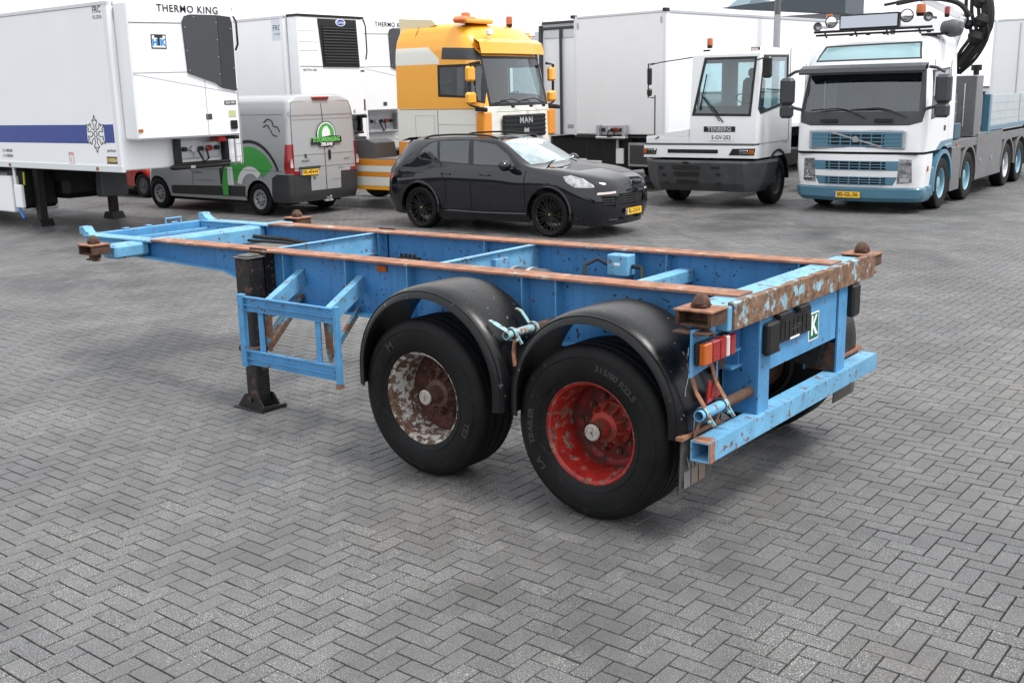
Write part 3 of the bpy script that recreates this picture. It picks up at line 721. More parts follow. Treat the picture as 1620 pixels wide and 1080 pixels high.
for sy in (1, -1):
    guard(1.885, .66, .628, .60, .115, .115, sy); guard(.625, .655, .585, .585, .10, .055, sy)
for i, (a0_, a1_, y0_, y1_) in enumerate(((28, 20, 1.06, 1.16), (20, 17, 1.16, 1.18), (12, 5, 1.02, 1.05), (40, 36, .95, 1.0), (3, -4, 1.12, 1.13))):
    P_ = [(.625 - .592 * math.cos(rad(a0_ + (a1_ - a0_) * t)), y0_ + (y1_ - y0_) * t, .655 + .592 * math.sin(rad(a0_ + (a1_ - a0_) * t))) for t in (0, .5, 1)]
    b = MB(); b.tube(P_, .0022, 4); b.build('scratch', m_scratch, TR)
# mudguard carriers
def clamp(x, y, z, dx, nm='clamp'):
    b = F(); b.lathe([(.040, -.014), (.043, 0), (.040, .014)], (x, y, z), (0, 1, 0), 12); b.bar((x - .035, y, z + .0), (x - .075, y, z - .055), .02, .008, up=(0, 1, 0)); b.cyl((x - .05, y - .012, z - .03), (x - .05, y + .02, z - .03), .009, n=6)
    b.build(nm, m_bolt, TR)
def strap(pts, w=.028, nm='strap', m=None):
    b = F()
    for i in range(len(pts) - 1): b.bar(pts[i], pts[i + 1], w, .006, up=(0, 1, 0) if False else (-1, 0, 0))
    return b.build(nm, m or m_rustlt, TR)
b = F(); b.lathe([(.026, 0), (.031, 0), (.031, .30), (.026, .30)], (-.03, 1.19, .735), (0, -1, 0), 16); b.build('carrier_tube', m_lblue, TR)
b = F(); b.lathe([(.001, .3), (.031, .3), (.031, .62)], (-.03, 1.19, .735), (0, -1, 0), 16); b.build('carrier_tube_inner', m_rust, TR)
clamp(-.03, 1.15, .735, 1); clamp(-.03, .93, .735, 1)
strap([(.03, 1.20, 1.02), (-.015, 1.19, .86), (-.045, 1.15, .775)]); strap([(.02, 1.0, 1.04), (-.015, .97, .87), (-.05, .93, .775)])
strap([(-.02, 1.15, .70), (.005, 1.16, .62), (.01, 1.16, .58)]); strap([(-.02, .93, .70), (.0, .93, .64)])
b = F(); b.lathe([(.020, 0), (.026, 0), (.026, .30), (.02, .30)], (1.27, 1.20, 1.03), (0, -1, 0), 14); b.build('carrier_tube', m_bolt, TR)
b = F(); b.lathe([(.001, .3), (.026, .3), (.026, .55)], (1.27, 1.20, 1.03), (0, -1, 0), 14); b.build('carrier_tube_inner', m_rust, TR)
clamp(1.27, 1.14, 1.03, 1); clamp(1.27, .93, 1.03, 1)
strap([(1.24, 1.15, 1.0), (1.245, 1.16, .92), (1.235, 1.16, .84)], .03)
strap([(1.29, 1.16, 1.05), (1.37, 1.19, 1.10), (1.40, 1.19, 1.11)], .025, m=m_bolt); strap([(1.29, .93, 1.05), (1.36, .93, 1.13), (1.40, .93, 1.14)], .025, m=m_bolt)
strap([(1.26, .9, 1.0), (1.2, .9, .95), (1.2, .88, .9)], .05)
# mud flaps
for sy in (1, -1):
    b = MB(); c_ = sy * 1.06
    b.grid([[(.055 - .02 * (1 - t), c_ + s_ * (.20 - .015 * t), .62 - .33 * t) for s_ in (-1, -.5, 0, .5, 1)] for t in (0, .3, .6, .85, 1)])
    b.grid([[(.062 - .02 * (1 - t), c_ + s_ * (.20 - .015 * t), .62 - .33 * t) for s_ in (-1, -.5, 0, .5, 1)] for t in (0, .3, .6, .85, 1)])
    fl = b.build('mud_flap', mat('grey_flap', (.075, .07, .064), .6, var=.15, vs=9, bump=.2, bs=40), TR)
    b = MB(); b.bb(.02, .06, c_ - .215, c_ + .215, .605, .625); b.build('flap_bar', m_rustlt, TR)
    if sy > 0:
        lettering('WIEL', .10, mat('flap_print', (.22, .215, .20), .6), fl, (.032, 1.10, .455), (0, -1, 0), (.06, 0, 1), .003, .85)
        for k, cc in enumerate(((.22, .21, .22), (.22, .17, .14), (.20, .15, .12))):
            decal([(-.038, -.045), (.032, -.045), (.04, .045), (-.03, .045)], mat('flap_square_%d' % k, cc, .6), fl, (.046, 1.17 - k * .082, .36), (0, -1, 0), (.06, 0, 1), 'print_square')
# side marker, tank, valves, hoses
b = F(); b.bb(2.80, 2.90, .647, .665, 1.225, 1.268, .004); b.build('side_marker', m_orange, TR)
b = F(); b.bb(1.46, 1.64, -.56, -.45, 1.13, 1.285, .008); vb = b.build('valve_box', m_lblue, TR)
decal(rect(.05, .02), m_white, vb, (1.55, -.4485, 1.2), (-1, 0, 0), (0, 0, 1), 'sticker')
b = F(); b.lathe([(.001, -.02), (.1, -.01), (.14, .03), (.145, .06), (.145, .72), (.14, .75), (.1, .79), (.001, .80)], (2.05, -.3, 1.02), (1, 0, 0), 28); tk = b.build('air_tank', mat('tank_grey', (.06, .06, .062), .45, var=.3, vs=9), TR)
for x in (2.2, 2.36, 2.66):
    b = F(); b.lathe([(.147, 0), (.150, .002), (.150, .03), (.147, .032)], (x, -.3, 1.02), (1, 0, 0), 28); b.build('tank_strap', m_alu, tk)
b = F(); b.bb(2.36, 2.44, -.2, -.05, 1.10, 1.25, .004); b.bb(2.3, 2.5, -.15, .1, 1.07, 1.10); b.build('tank_bracket', m_lblue, TR)
b = F()
b.tube([(1.66, -.5, 1.2), (1.74, -.48, 1.24), (1.8, -.4, 1.2), (1.78, -.35, 1.1)], .014, 8)
b.tube([(1.45, -.5, 1.2), (1.36, -.48, 1.2), (1.32, -.42, 1.12), (1.2, -.3, 1.06), (.8, -.2, 1.05)], .016, 8)
b.tube([(2.0, -.2, 1.08), (1.7, -.25, 1.10), (1.4, -.28, 1.10), (1.1, -.25, 1.06)], .012, 8)
b.tube([(5.7, -.45, 1.2), (5.3, -.5, 1.19), (4.8, -.47, 1.16), (4.4, -.42, 1.14), (4.2, -.3, 1.12)], .02, 8)
b.tube([(5.7, -.38, 1.17), (5.2, -.42, 1.17), (4.7, -.40, 1.14), (4.3, -.25, 1.12)], .014, 8)
b.tube([(2.62, .66, .96), (2.60, .72, .88), (2.66, .74, .83), (2.62, .76, .78)], .006, 6); b.tube([(2.66, .66, .96), (2.66, .74, .90), (2.6, .76, .86), (2.64, .78, .79)], .006, 6)
b.build('hoses', m_rubber, TR)
b = F()
for k in range(5): b.cyl((1.3 + k * .07, -.3, 1.07), (1.3 + k * .07, -.3, 1.12), .02 + .006 * (k % 2), n=8)
b.bb(1.28, 1.62, -.33, -.27, 1.04, 1.07); b.build('valve_block', m_galv, TR)
b = F(); b.bb(3.55, 3.75, -.5, -.4, 1.10, 1.13); 
for k in range(4): b.cyl((3.58 + k * .05, -.45, 1.13), (3.58 + k * .05, -.45, 1.16), .014, n=8)
b.cyl((2.6, .68, .80), (2.6, .80, .80), .028, n=10); b.build('valve_fittings', m_rubber, TR)
# ---------------------------------------------------------------- shared vehicle pieces
def road_wheel(R, w, rr, style, rimm, n=64):
    """returns (tyre, rim) meshes; axis y, outer face at +y"""
    h = w / 2; b = MB()
    b.lathe([(rr, -h * .7), (rr + .01, -h * .9), ((R + rr) / 2, -h), (R - .03, -h * .93), (R - .008, -h * .8), (R, -h * .6), (R - .006, -h * .3), (R, -h * .28), (R, h * .28), (R - .006, h * .3), (R, h * .6), (R - .008, h * .8), (R - .03, h * .93), ((R + rr) / 2, h), (rr + .01, h * .9), (rr, h * .7)], (0, 0, 0), (0, 1, 0), n)
    tyre = b.mesh('tyre', m_tyre, 30)
    b = MB()
    b.lathe([(rr - .02, -h * .8), (rr - .03, 0), (rr - .022, h * .7), (rr - .004, h * .84), (rr + .004, h * .84), (rr + .002, h * .6)], (0, 0, 0), (0, 1, 0), n)
    if style == 'spoke':      # ten thin twin spokes
        for k in range(10):
            for d in (-.055, .055):
                a = 2 * math.pi * k / 10; a0 = a + d * 1.6; a1 = a + d * 2.3
                p0 = (.05 * math.cos(a0), h * .62, .05 * math.sin(a0)); p1 = ((rr - .012) * math.cos(a1), h * .80, (rr - .012) * math.sin(a1)); b.bar(p0, p1, .013, .022, .003, up=(0, 1, 0))
        b.lathe([(.001, h * .72), (.045, h * .72), (.06, h * .6), (.06, h * .3)], (0, 0, 0), (0, 1, 0), 20)
        b.lathe([(.001, h * .05), (.16, h * .05)], (0, 0, 0), (0, 1, 0), 24)
    elif style == 'cap':      # pressed hub cap with small round windows
        b.lathe([(rr - .004, h * .78), (rr * .78, h * .80), (rr * .72, h * .66), (rr * .45, h * .60), (rr * .42, h * .74), (rr * .2, h * .84), (.001, h * .85)], (0, 0, 0), (0, 1, 0), n)
    elif style == 'truck':    # deep steel rim with a hub
        b.lathe([(rr - .03, h * .1), (rr * .85, -h * .05), (rr * .62, 0), (rr * .60, h * .1), (rr * .45, h * .12), (rr * .42, h * .55), (rr * .2, h * .62), (.001, h * .62)], (0, 0, 0), (0, 1, 0), n)
    elif style == 'dome':
        b.lathe([(rr - .03, -h * .2), (rr * .7, h * .3), (rr * .4, h * .55), (.001, h * .62)], (0, 0, 0), (0, 1, 0), n)
    rim = b.mesh('rim', rimm, 35)
    return tyre, rim
def rim_holes(wheel, r, size, n, y, m):
    me = None
    for k in range(n):
        a = 2 * math.pi * k / n
        if me is None:
            b = MB(); b.cyl((0, 0, 0), (0, .006, 0), size, n=8); me = b.mesh('rim_hole', m)
        link('rim_hole', me, wheel, (r * math.cos(a), y, r * math.sin(a)))
def put_wheel(meshes, parent, x, y, z, side, steer=0.):
    w = link('wheel', meshes[0], parent, (x, y, z)); w.rotation_euler = (0, 0, (0 if side > 0 else math.pi) + steer); link('rim', meshes[1], w); return w

# ---------------------------------------------------------------- black SUV
CAR = thing('parked_car', 'shiny black five-door SUV with black multi-spoke wheels parked in front of the orange truck', 'car', (11.2, -9.52, 0), 181.9)
m_carb = mat('black_car_paint', (.006, .0065, .010), .035, spec=.5, coat=.35)
m_carglass = mat('car_side_glass', (.028, .034, .038), .03, spec=.9, var=.4, vs=2.2)
m_wind = mat('windscreen', (.10, .13, .14), .03, spec=1.)
m_wsky = mat('windscreen_painted_sky', (.20, .26, .28), .05, coat=1., var=.6, vs=2.5)  # pale mottled base colour stands in for bright sky reflected in the glass
m_ptrim = mat('black_trim', (.007, .007, .0075), .4)
m_gloss = mat('gloss_black', (.006, .006, .008), .06, spec=.5)
stn = {
 'A': [(-.9, 0, .3), (-1., 0, .5), (-1., 0, .75), (-.97, 0, 1.), (-.93, 0, 1.12), (-.66, 0, 1.56), (-.60, 0, 1.62), (-.55, 0, 1.65)],
 'B': [(-.88, .45, .3), (-.98, .5, .5), (-.98, .5, .75), (-.95, .5, 1.), (-.91, .48, 1.12), (-.62, .42, 1.56), (-.56, .33, 1.62), (-.5, 0, 1.66)],
 'C': [(-.78, .78, .28), (-.86, .82, .5), (-.87, .83, .75), (-.85, .80, 1.), (-.80, .76, 1.14), (-.52, .60, 1.54), (-.45, .45, 1.61), (-.4, 0, 1.67)],
 'D': [(-.55, .86, .25), (-.58, .93, .48), (-.58, .95, .78), (-.58, .925, 1.03), (-.55, .86, 1.20), (-.30, .65, 1.56), (-.25, .5, 1.615), (-.2, 0, 1.65)],
 'E': [(-.3, .87, .24), (-.3, .945, .46), (-.3, .965, .8), (-.3, .945, 1.04), (-.25, .885, 1.21), (0, .67, 1.58), (0, .5, 1.64), (0, 0, 1.665)],
 'F': [(0, .88, .23), (0, .945, .46), (0, .965, .8), (0, .95, 1.04), (.05, .89, 1.21), (.3, .68, 1.605), (.3, .5, 1.648), (.3, 0, 1.675)],
 'G': [(.6, .88, .22), (.6, .93, .46), (.6, .95, .8), (.6, .945, 1.02), (.65, .895, 1.20), (.75, .685, 1.62), (.75, .5, 1.655), (.75, 0, 1.68)],
 'H': [(1.2, .88, .22), (1.2, .93, .46), (1.2, .945, .8), (1.2, .94, 1.01), (1.2, .895, 1.185), (1.2, .68, 1.615), (1.2, .5, 1.65), (1.15, 0, 1.675)],
 'I': [(1.75, .88, .22), (1.75, .93, .46), (1.75, .945, .8), (1.75, .94, 1.), (1.8, .895, 1.17), (1.62, .67, 1.585), (1.58, .5, 1.625), (1.53, 0, 1.65)],
 'J': [(2.2, .88, .22), (2.2, .935, .46), (2.2, .955, .8), (2.2, .945, .99), (2.2, .89, 1.155), (2.04, .745, 1.37), (2.04, .5, 1.44), (2.03, 0, 1.49)],
 'K': [(2.6, .88, .22), (2.6, .94, .46), (2.6, .965, .8), (2.6, .955, .99), (2.55, .875, 1.145), (2.44, .79, 1.185), (2.56, .5, 1.215), (2.66, 0, 1.24)],
 'L': [(3., .88, .22), (3., .945, .46), (3., .965, .8), (3., .95, .99), (3., .86, 1.10), (3., .75, 1.14), (3., .5, 1.155), (3.05, 0, 1.18)],
 'M': [(3.38, .86, .22), (3.38, .935, .45), (3.38, .95, .75), (3.38, .92, .94), (3.38, .84, 1.045), (3.38, .72, 1.085), (3.38, .5, 1.105), (3.4, 0, 1.135)],
 'N': [(3.68, .76, .2), (3.74, .83, .42), (3.75, .84, .66), (3.73, .80, .82), (3.70, .74, .94), (3.68, .64, 1.005), (3.68, .45, 1.035), (3.70, 0, 1.065)],
 'O': [(3.84, .5, .2), (3.92, .55, .4), (3.94, .55, .6), (3.93, .55, .77), (3.91, .53, .87), (3.88, .48, .93), (3.85, .38, .97), (3.85, 0, 1.00)],
 'P': [(3.88, 0, .2), (3.98, 0, .4), (4., 0, .6), (3.99, 0, .74), (3.985, 0, .83), (3.96, 0, .89), (3.94, 0, .93), (3.91, 0, .965)]}
keys = list('ABCDEFGHIJKLMNOP')
net = [[stn[k][j] for k in keys] for j in range(8)]
G = patch(net, 8, 5)
b = MB(); b.grid(G); b.grid([[(q[0], -q[1], q[2]) for q in r] for r in G]); sh = Shell(b)
side = lambda s: (lambda c, n: c.y * s > .35 and abs(n.y) > .25)
arc = lambda cx, cz, r, n=22: [(cx + r * math.cos(2 * math.pi * k / n), cz + r * math.sin(2 * math.pi * k / n)) for k in range(n)]
for s in (1, -1):
    ts = lambda c, n, s=s: c.y * s > .5 and c.z < .95
    sh.cut(9, arc(0, .40, .44), (0, 2), ts); sh.cut(9, arc(2.895, .40, .44), (0, 2), ts)
    sh.cut(2, arc(0, .40, .50), (0, 2), ts); sh.cut(2, arc(2.895, .40, .50), (0, 2), ts)
    sh.cut(2, [(.2, .1), (2.7, .1), (2.7, .33), (.2, .31)], (0, 2), ts)
    tu = lambda c, n, s=s: c.y * s > .35 and c.z > 1.1
    sh.cut(3, [(-.10, 1.335), (.0, 1.285), (.40, 1.245), (.27, 1.575), (.12, 1.54), (-.03, 1.445)], (0, 2), tu)
    sh.cut(3, [(.46, 1.24), (1.13, 1.205), (1.02, 1.60), (.34, 1.585)], (0, 2), tu)
    sh.cut(3, [(1.25, 1.20), (2.14, 1.185), (1.95, 1.36), (1.62, 1.54), (1.12, 1.60)], (0, 2), tu)
    sh.cut(4, [(-.15, 1.33), (-.02, 1.26), (.5, 1.215), (1.2, 1.18), (2.3, 1.16), (2.0, 1.385), (1.65, 1.575), (1.1, 1.625), (.3, 1.61), (.05, 1.56), (-.1, 1.46)], (0, 2), tu)
    sh.cut(6, [(3.18, 1.03), (3.3, 1.055), (3.52, 1.00), (3.69, .905), (3.72, .865), (3.66, .85), (3.42, .86), (3.27, .94)], (0, 2), lambda c, n, s=s: c.y * s > .63 and c.z > .8)
    ff = lambda c, n: c.x > 3.4 and c.z < .85
    sh.cut(7, [(s * .47, .75), (s * .80, .74), (s * .78, .775), (s * .47, .785)], (1, 2), ff)
    sh.cut(8, [(s * .47, .70), (s * .76, .715), (s * .70, .55), (s * .50, .52)], (1, 2), ff)
    sh.cut(10, [(-1.2, .98), (-.62, 1.0), (-.70, .90), (-1.2, .84)], (0, 2), lambda c, n, s=s: c.y * s > .45 and c.x < -.5)
sh.cut(8, [(-.42, .73), (.42, .73), (.38, .55), (-.38, .55)], (1, 2), lambda c, n: c.x > 3.5 and c.z < .85)
sh.cut(5, [(2.40, -.735), (2.56, -.45), (2.63, 0), (2.56, .45), (2.40, .735), (2.1, .68), (1.72, .585), (1.66, .3), (1.64, 0), (1.66, -.3), (1.72, -.585), (2.1, -.68)], (0, 1), lambda c, n: c.z > 1.15 and n.z > 0)
sh.cut(11, [(.3, -.44), (1.5, -.46), (1.5, .46), (.3, .44)], (0, 1), lambda c, n: c.z > 1.5)
sh.ready()
sh.take(0, 'body', m_carb, CAR); sh.take(2, 'arch_trim', m_ptrim, CAR, split=lambda c: (c.y > 0)); sh.take(4, 'window_surround', m_ptrim, CAR, split=lambda c: c.y > 0)
sh.take(3, 'side_window', m_tint, CAR, split=lambda c: (c.y > 0, 0 if c.x < .36 and c.z < 1.6 and c.x + (c.z - 1.25) * .4 < .44 else 1 if c.x + (c.z - 1.2) * .28 < 1.2 else 2))
sh.take(5, 'windscreen', m_wsky, CAR); sh.take(11, 'glass_roof', m_gloss, CAR)
sh.take(6, 'headlight', mat('headlight_glass', (.38, .39, .40), .06, coat=1., metal=.5, var=.7, vs=9), CAR, off=.004, split=lambda c: c.y > 0)
sh.take(7, 'daylight_strip', m_clearlens, CAR, split=lambda c: c.y > 0); sh.take(8, 'air_intake', m_dark, CAR, off=-.02, split=lambda c: (c.y > .44) - (c.y < -.44)); sh.take(10, 'tail_light', m_redlens, CAR, split=lambda c: c.y > 0)
for x, y in ((1.35, .38), (1.35, -.38), (.45, .38), (.45, -.38)):
    b = MB(); b.box((x, y, .80), (.5, .5, .16), None, .06); b.box((x - .27, y, 1.12), (.14, .48, .6), Matrix.Rotation(rad(-12), 3, 'Y'), .06); b.box((x - .34, y, 1.46), (.1, .26, .16), None, .04); b.build('seat', m_seat, CAR)
b = MB(); b.bb(-.5, 2.4, -.78, .78, .60, .66); b.bb(1.95, 2.35, -.72, .72, .9, 1.14, .04); b.build('cabin_floor', m_ptrim, CAR)
# bars of the grille, plate, lower lip
for k in range(4):
    z = .575 + k * .042; b = MB()
    b.tube([(3.985 - .085 * (abs(y) / .42) ** 2, y * 1., z) for y in np.linspace(-.40, .40, 9)], .007, 6); b.build('grille_bar', mat('grille_bar_black', (.03, .03, .032), .3), CAR)
for s in (1, -1):
    for z in (.58, .62, .66): b = MB(); b.tube([(3.955, s * .50, z), (3.905, s * .62, z), (3.845, s * .72, z)], .007, 6); b.build('intake_bar', mat('grille_bar_black'), CAR)
    b = MB(); b.tube([(3.42, s * .90, .34), (3.72, s * .78, .33), (3.88, s * .55, .30), (3.95, s * .2, .29)], .018, 6); b.build('lower_lip', m_carb, CAR)
    b = MB(); b.cyl((3.76, s * .70, .44), (3.80, s * .72, .44), .035, n=12); b.build('fog_lamp', m_chrome, CAR)
number_plate('RL-215-V', CAR, (4.01, 0, .42), (0, 1, 0), (0, 0, 1))
b = MB(); b.lathe([(.001, 0), (.035, 0), (.035, .008)], (3.935, 0, .93), (.8, 0, .6), 16); b.build('bonnet_badge', m_chrome, CAR)
for s in (1, -1):
    b = MB(); P = [(-.15, s * .60, 1.60), (0, s * .60, 1.665), (.25, s * .60, 1.69), (.8, s * .605, 1.705), (1.3, s * .60, 1.69), (1.55, s * .59, 1.65), (1.62, s * .585, 1.60)]
    b.tube([tuple(q) for q in cr1(P, 5)], .017, 8); b.build('roof_rail', m_ptrim, CAR)
    b = MB(); b.lathe([(.001, -.12), (.05, -.11), (.085, -.07), (.10, 0), (.095, .06), (.07, .10), (.001, .12)], (2.08, s * 1.06, 1.19), (0, s, 0), 16)
    for i, v in enumerate(b.v): b.v[i] = (2.08 + (v[0] - 2.08) * 1.0, v[1], 1.20 + (v[2] - 1.19) * .95)
    b.build('door_mirror', m_carb, CAR)
    b = MB(); b.bar((2.1, s * .88, 1.14), (2.1, s * 1.0, 1.13), .09, .05, .02); b.build('mirror_foot', m_ptrim, CAR)
    for x in (.52, 1.42): b = MB(); b.tube([(x, s * .957, 1.02), (x + .05, s * .975, 1.025), (x + .17, s * .975, 1.022), (x + .22, s * .957, 1.015)], .014, 8); b.build('door_handle', m_carb, CAR)
    for P in ([(.50, .96, .36), (.62, .955, .6), (.58, .965, .9), (.48, .91, 1.2)], [(1.2, .937, .26), (1.2, .955, .6), (1.19, .95, .9), (1.19, .90, 1.17)], [(2.42, .942, .3), (2.40, .965, .7), (2.40, .96, 1.0), (2.42, .91, 1.12)]):
        b = MB(); b.tube([(q[0], s * q[1], q[2]) for q in cr1(P, 5)], .0045, 5); b.build('door_gap', m_ptrim, CAR)
    b = MB(); b.bb(-.4, 3.3, s * .45, s * .80, .24, .62); b.build('underbody', m_dark, CAR)
    for cx in (0, 2.895):
        b = MB(); b.tube([(cx + .455 * math.cos(rad(a)), s * .958, .40 + .455 * math.sin(rad(a))) for a in range(-12, 193, 9)], .022, 6); b.build('arch_lip', m_carb, CAR)
    b = MB(); b.tube([(.48, s * .935, .36), (1.5, s * .94, .35), (2.42, s * .94, .37)], .02, 6); b.build('sill_strip', m_carb, CAR)
b = MB(); b.bb(-.75, 3.6, -.6, .6, .24, .6); b.build('floor_pan', m_dark, CAR)
b = MB(); b.prism([(-.66, 1.585), (-.55, 1.64), (-.78, 1.575)], 1, -.55, .55); b.build('roof_spoiler', m_carb, CAR)
for s in (-.3, .25):
    b = MB(); b.tube([(2.62, s - .3, 1.225), (2.56, s, 1.25), (2.52, s + .28, 1.255)], .009, 5); b.build('wiper', m_ptrim, CAR)
cw = road_wheel(.385, .28, .285, 'spoke', mat('black_alloy', (.012, .012, .013), .25, metal=.3))
for x, st in ((0, 0), (2.895, 0)):
    for s in (1, -1):
        w = put_wheel(cw, CAR, x, s * .82, .385, s)
        b = MB(); b.lathe([(.001, .105), (.014, .105)], (0, 0, 0), (0, 1, 0), 12); link('centre_cap', b.mesh('centre_cap', m_plate), w)
        b = MB(); b.lathe([(.10, -.06), (.19, -.05), (.19, -.02)], (0, 0, 0), (0, 1, 0), 24); link('brake_disc', b.mesh('brake_disc', m_galv), w)

# ---------------------------------------------------------------- rounded-box skins for vans and cabs
def ringloft(levels, nf=10, ns=14, nb=6, na=6):
    """levels: (z, xfront, xrear, halfwidth, corner radius front, corner radius rear, front bulge)"""
    rows = []
    for (z, xf, xr, hw, rf, rb, bl) in levels:
        r = []
        xf0 = xf - bl
        for k in range(nf): t = -1 + 2 * (k + .5) / nf; y = t * (hw - rf); r.append((xf - bl * t * t, y, z))
        for k in range(na + 1): a = math.pi / 2 * k / na; r.append((xf0 - rf + rf * math.cos(a), hw - rf + rf * math.sin(a), z))
        for k in range(ns): t = (k + .5) / ns; r.append((xf0 - rf - t * (xf0 - rf - xr - rb), hw, z))
        for k in range(na + 1): a = math.pi / 2 * k / na; r.append((xr + rb - rb * math.sin(a), hw - rb + rb * math.cos(a), z))
        for k in range(nb): t = 1 - 2 * (k + .5) / nb; r.append((xr, t * (hw - rb), z))
        for k in range(na + 1): a = math.pi / 2 * k / na; r.append((xr + rb - rb * math.cos(a), -hw + rb - rb * math.sin(a), z))
        for k in range(ns): t = 1 - (k + .5) / ns; r.append((xf0 - rf - t * (xf0 - rf - xr - rb), -hw, z))
        for k in range(na + 1): a = math.pi / 2 * (1 - k / na); r.append((xf0 - rf + rf * math.cos(a), -hw + rf - rf * math.sin(a), z))
        rows.append(r)
    return rows
def loftbody(levels, dense=3, roof=True, **k):
    L_ = []
    for i in range(len(levels) - 1):
        a, c = levels[i], levels[i + 1]
        for j in range(dense): t = j / dense; L_.append(tuple(a[q] + (c[q] - a[q]) * t for q in range(7)))
    L_.append(levels[-1]); rows = ringloft(L_, **k); b = MB(); b.grid(rows, closed=True)
    if roof:
        last = rows[-1]; n = len(last); cx = sum(q[0] for q in last) / n
        prev = last
        for s_, dz in ((.8, .008), (.4, .014)):
            cur = [(cx + (q[0] - cx) * s_, q[1] * s_, last[0][2] + dz) for q in last]; o = len(b.v); b.grid([prev, cur], closed=True); prev = cur
        b.add(prev, [tuple(range(n))])
    return b

# ---------------------------------------------------------------- silver van
VAN = thing('parked_van', 'silver panel van with green arc graphics and a round badge on its rear doors', 'van', (15.75, -9.45, 0), 1.1)
m_silver = mat('silver_paint', (.37, .38, .395), .3, metal=.15, coat=.6)
m_bump = mat('grey_bumper_plastic', (.035, .036, .038), .5)
lv = [(.30, 4.12, -.99, .93, .35, .10, .10), (.45, 4.22, -1.03, .965, .38, .12, .12), (.8, 4.22, -1.04, .98, .38, .12, .15), (1.02, 4.12, -1.04, .985, .36, .12, .16), (1.15, 3.95, -1.04, .985, .34, .12, .18), (1.30, 3.62, -1.035, .98, .30, .12, .2),
      (1.5, 3.38, -1.03, .975, .26, .12, .2), (1.9, 2.98, -1.02, .955, .24, .12, .18), (2.2, 2.62, -1.005, .93, .24, .12, .15), (2.36, 2.35, -.985, .885, .24, .14, .12), (2.44, 2.15, -.95, .80, .24, .2, .1), (2.475, 1.9, -.86, .64, .24, .25, .1)]
sh = Shell(loftbody(lv, 3))
for s in (1, -1):
    ts = lambda c, n, s=s: c.y * s > .5
    sh.cut(9, arc(0, .345, .405), (0, 2), ts); sh.cut(9, arc(3.53, .345, .405), (0, 2), ts)
    sh.cut(2, arc(0, .345, .46), (0, 2), lambda c, n, s=s: c.y * s > .5 and c.z < .42)
    sh.cut(2, [(-1.3, .2), (-.38, .2), (-.46, .80), (-.62, .88), (-1.3, .88)], (0, 2), ts)
    sh.cut(2, [(.46, .38), (3.05, .36), (3.02, .55), (.42, .61)], (0, 2), ts)
    sh.cut(2, [(3.9, .2), (4.5, .2), (4.5, .62), (4.1, .62)], (0, 2), ts)
    sh.cut(3, [(-1.2, .90), (-.90, .90), (-.88, 1.0), (-.93, 1.49), (-1.2, 1.49)], (0, 2), lambda c, n, s=s: c.y * s > .80)
    sh.cut(4, [(2.2, 1.30), (3.35, 1.25), (3.2, 1.45), (2.75, 1.95), (2.2, 2.0)], (0, 2), ts)
sh.cut(5, [(-.85, 1.40), (.85, 1.40), (.76, 2.22), (-.76, 2.22)], (1, 2), lambda c, n: c.x > 2.2)
sh.cut(2, [(-1.2, .28), (1.2, .28), (1.2, .52), (-1.2, .52)], (1, 2), lambda c, n: c.x < -.9)
sh.ready()
sh.take(0, 'body', m_silver, VAN); sh.take(2, 'bumper_trim', m_bump, VAN, off=.003, split=lambda c: (0 if c.x < -.3 else 1 if c.x < 3 else 2, c.y > 0))
sh.take(3, 'tail_light', m_redlens, VAN, off=.012, thick=.014, split=lambda c: c.y > 0); sh.take(4, 'cab_window', m_carglass, VAN, split=lambda c: c.y > 0); sh.take(5, 'windscreen', m_wind, VAN)
for s in (1, -1):
    b = MB(); b.prism([(s * .90, 1.02), (s * .965, 1.02), (s * .965, 1.15), (s * .905, 1.15)], 0, -1.055, -1.045); b.build('reversing_lens', m_clearlens, VAN)
    b = MB(); b.bb(-.6, 3.8, s * .4, s * .8, .22, .6); b.build('underbody', m_dark, VAN)
    for z in (1.16, 2.1): b = MB(); b.cyl((-1.045, s * .93, z - .04), (-1.045, s * .93, z + .04), .022, n=8); b.build('door_hinge', m_silver, VAN)
rx = -1.048
def gap(parent, pts, r=.005, m=None, nm='panel_gap'): b = MB(); b.tube(pts, r, 5); return b.build(nm, m or m_dgrey, parent)
gap(VAN, [(rx - .0, 0, .52), (rx, 0, 1.2), (rx + .02, 0, 2.05), (rx + .05, 0, 2.30)], .006)
gap(VAN, [(rx, .885, .53), (rx, .885, 1.3), (rx + .025, .86, 2.1), (rx + .06, .80, 2.33)]); gap(VAN, [(rx, -.885, .53), (rx, -.885, 1.3), (rx + .025, -.86, 2.1), (rx + .06, -.80, 2.33)])
gap(VAN, [(rx + .06, .80, 2.33), (rx + .07, 0, 2.35), (rx + .06, -.80, 2.33)])
for z, xx in ((2.07, .022), (2.0, .018), (1.28, .0), (1.02, .0)): gap(VAN, [(rx + xx, .87, z), (rx + xx, 0, z), (rx + xx, -.87, z)], .004, m_silver if z < 2.05 else None, 'door_crease')
b = MB(); b.bb(-1.075, -1.045, .16, .75, .985, 1.03, .008); b.build('plate_trim', m_dgrey, VAN)
number_plate('VK-454-N', VAN, (-1.056, .47, .91), (0, -1, 0), (0, 0, 1), .50, .11)
b = MB(); b.bb(-1.062, -1.045, -.16, -.09, 1.14, 1.34, .012); b.build('door_handle', m_ptrim, VAN)
b = MB(); b.bb(-1.03, -.93, -.22, .22, 2.375, 2.43, .012); b.build('brake_light', m_redlens, VAN)
b = MB(); b.cyl((-1.04, 0, .34), (-1.16, 0, .34), .022, n=10); b.bb(-1.12, -1.03, -.1, .1, .27, .31, .01); b.lathe([(.001, 0), (.022, .01), (.025, .03), (.001, .05)], (-1.15, 0, .35), (0, 0, 1), 10); b.build('tow_bar', m_galv, VAN)
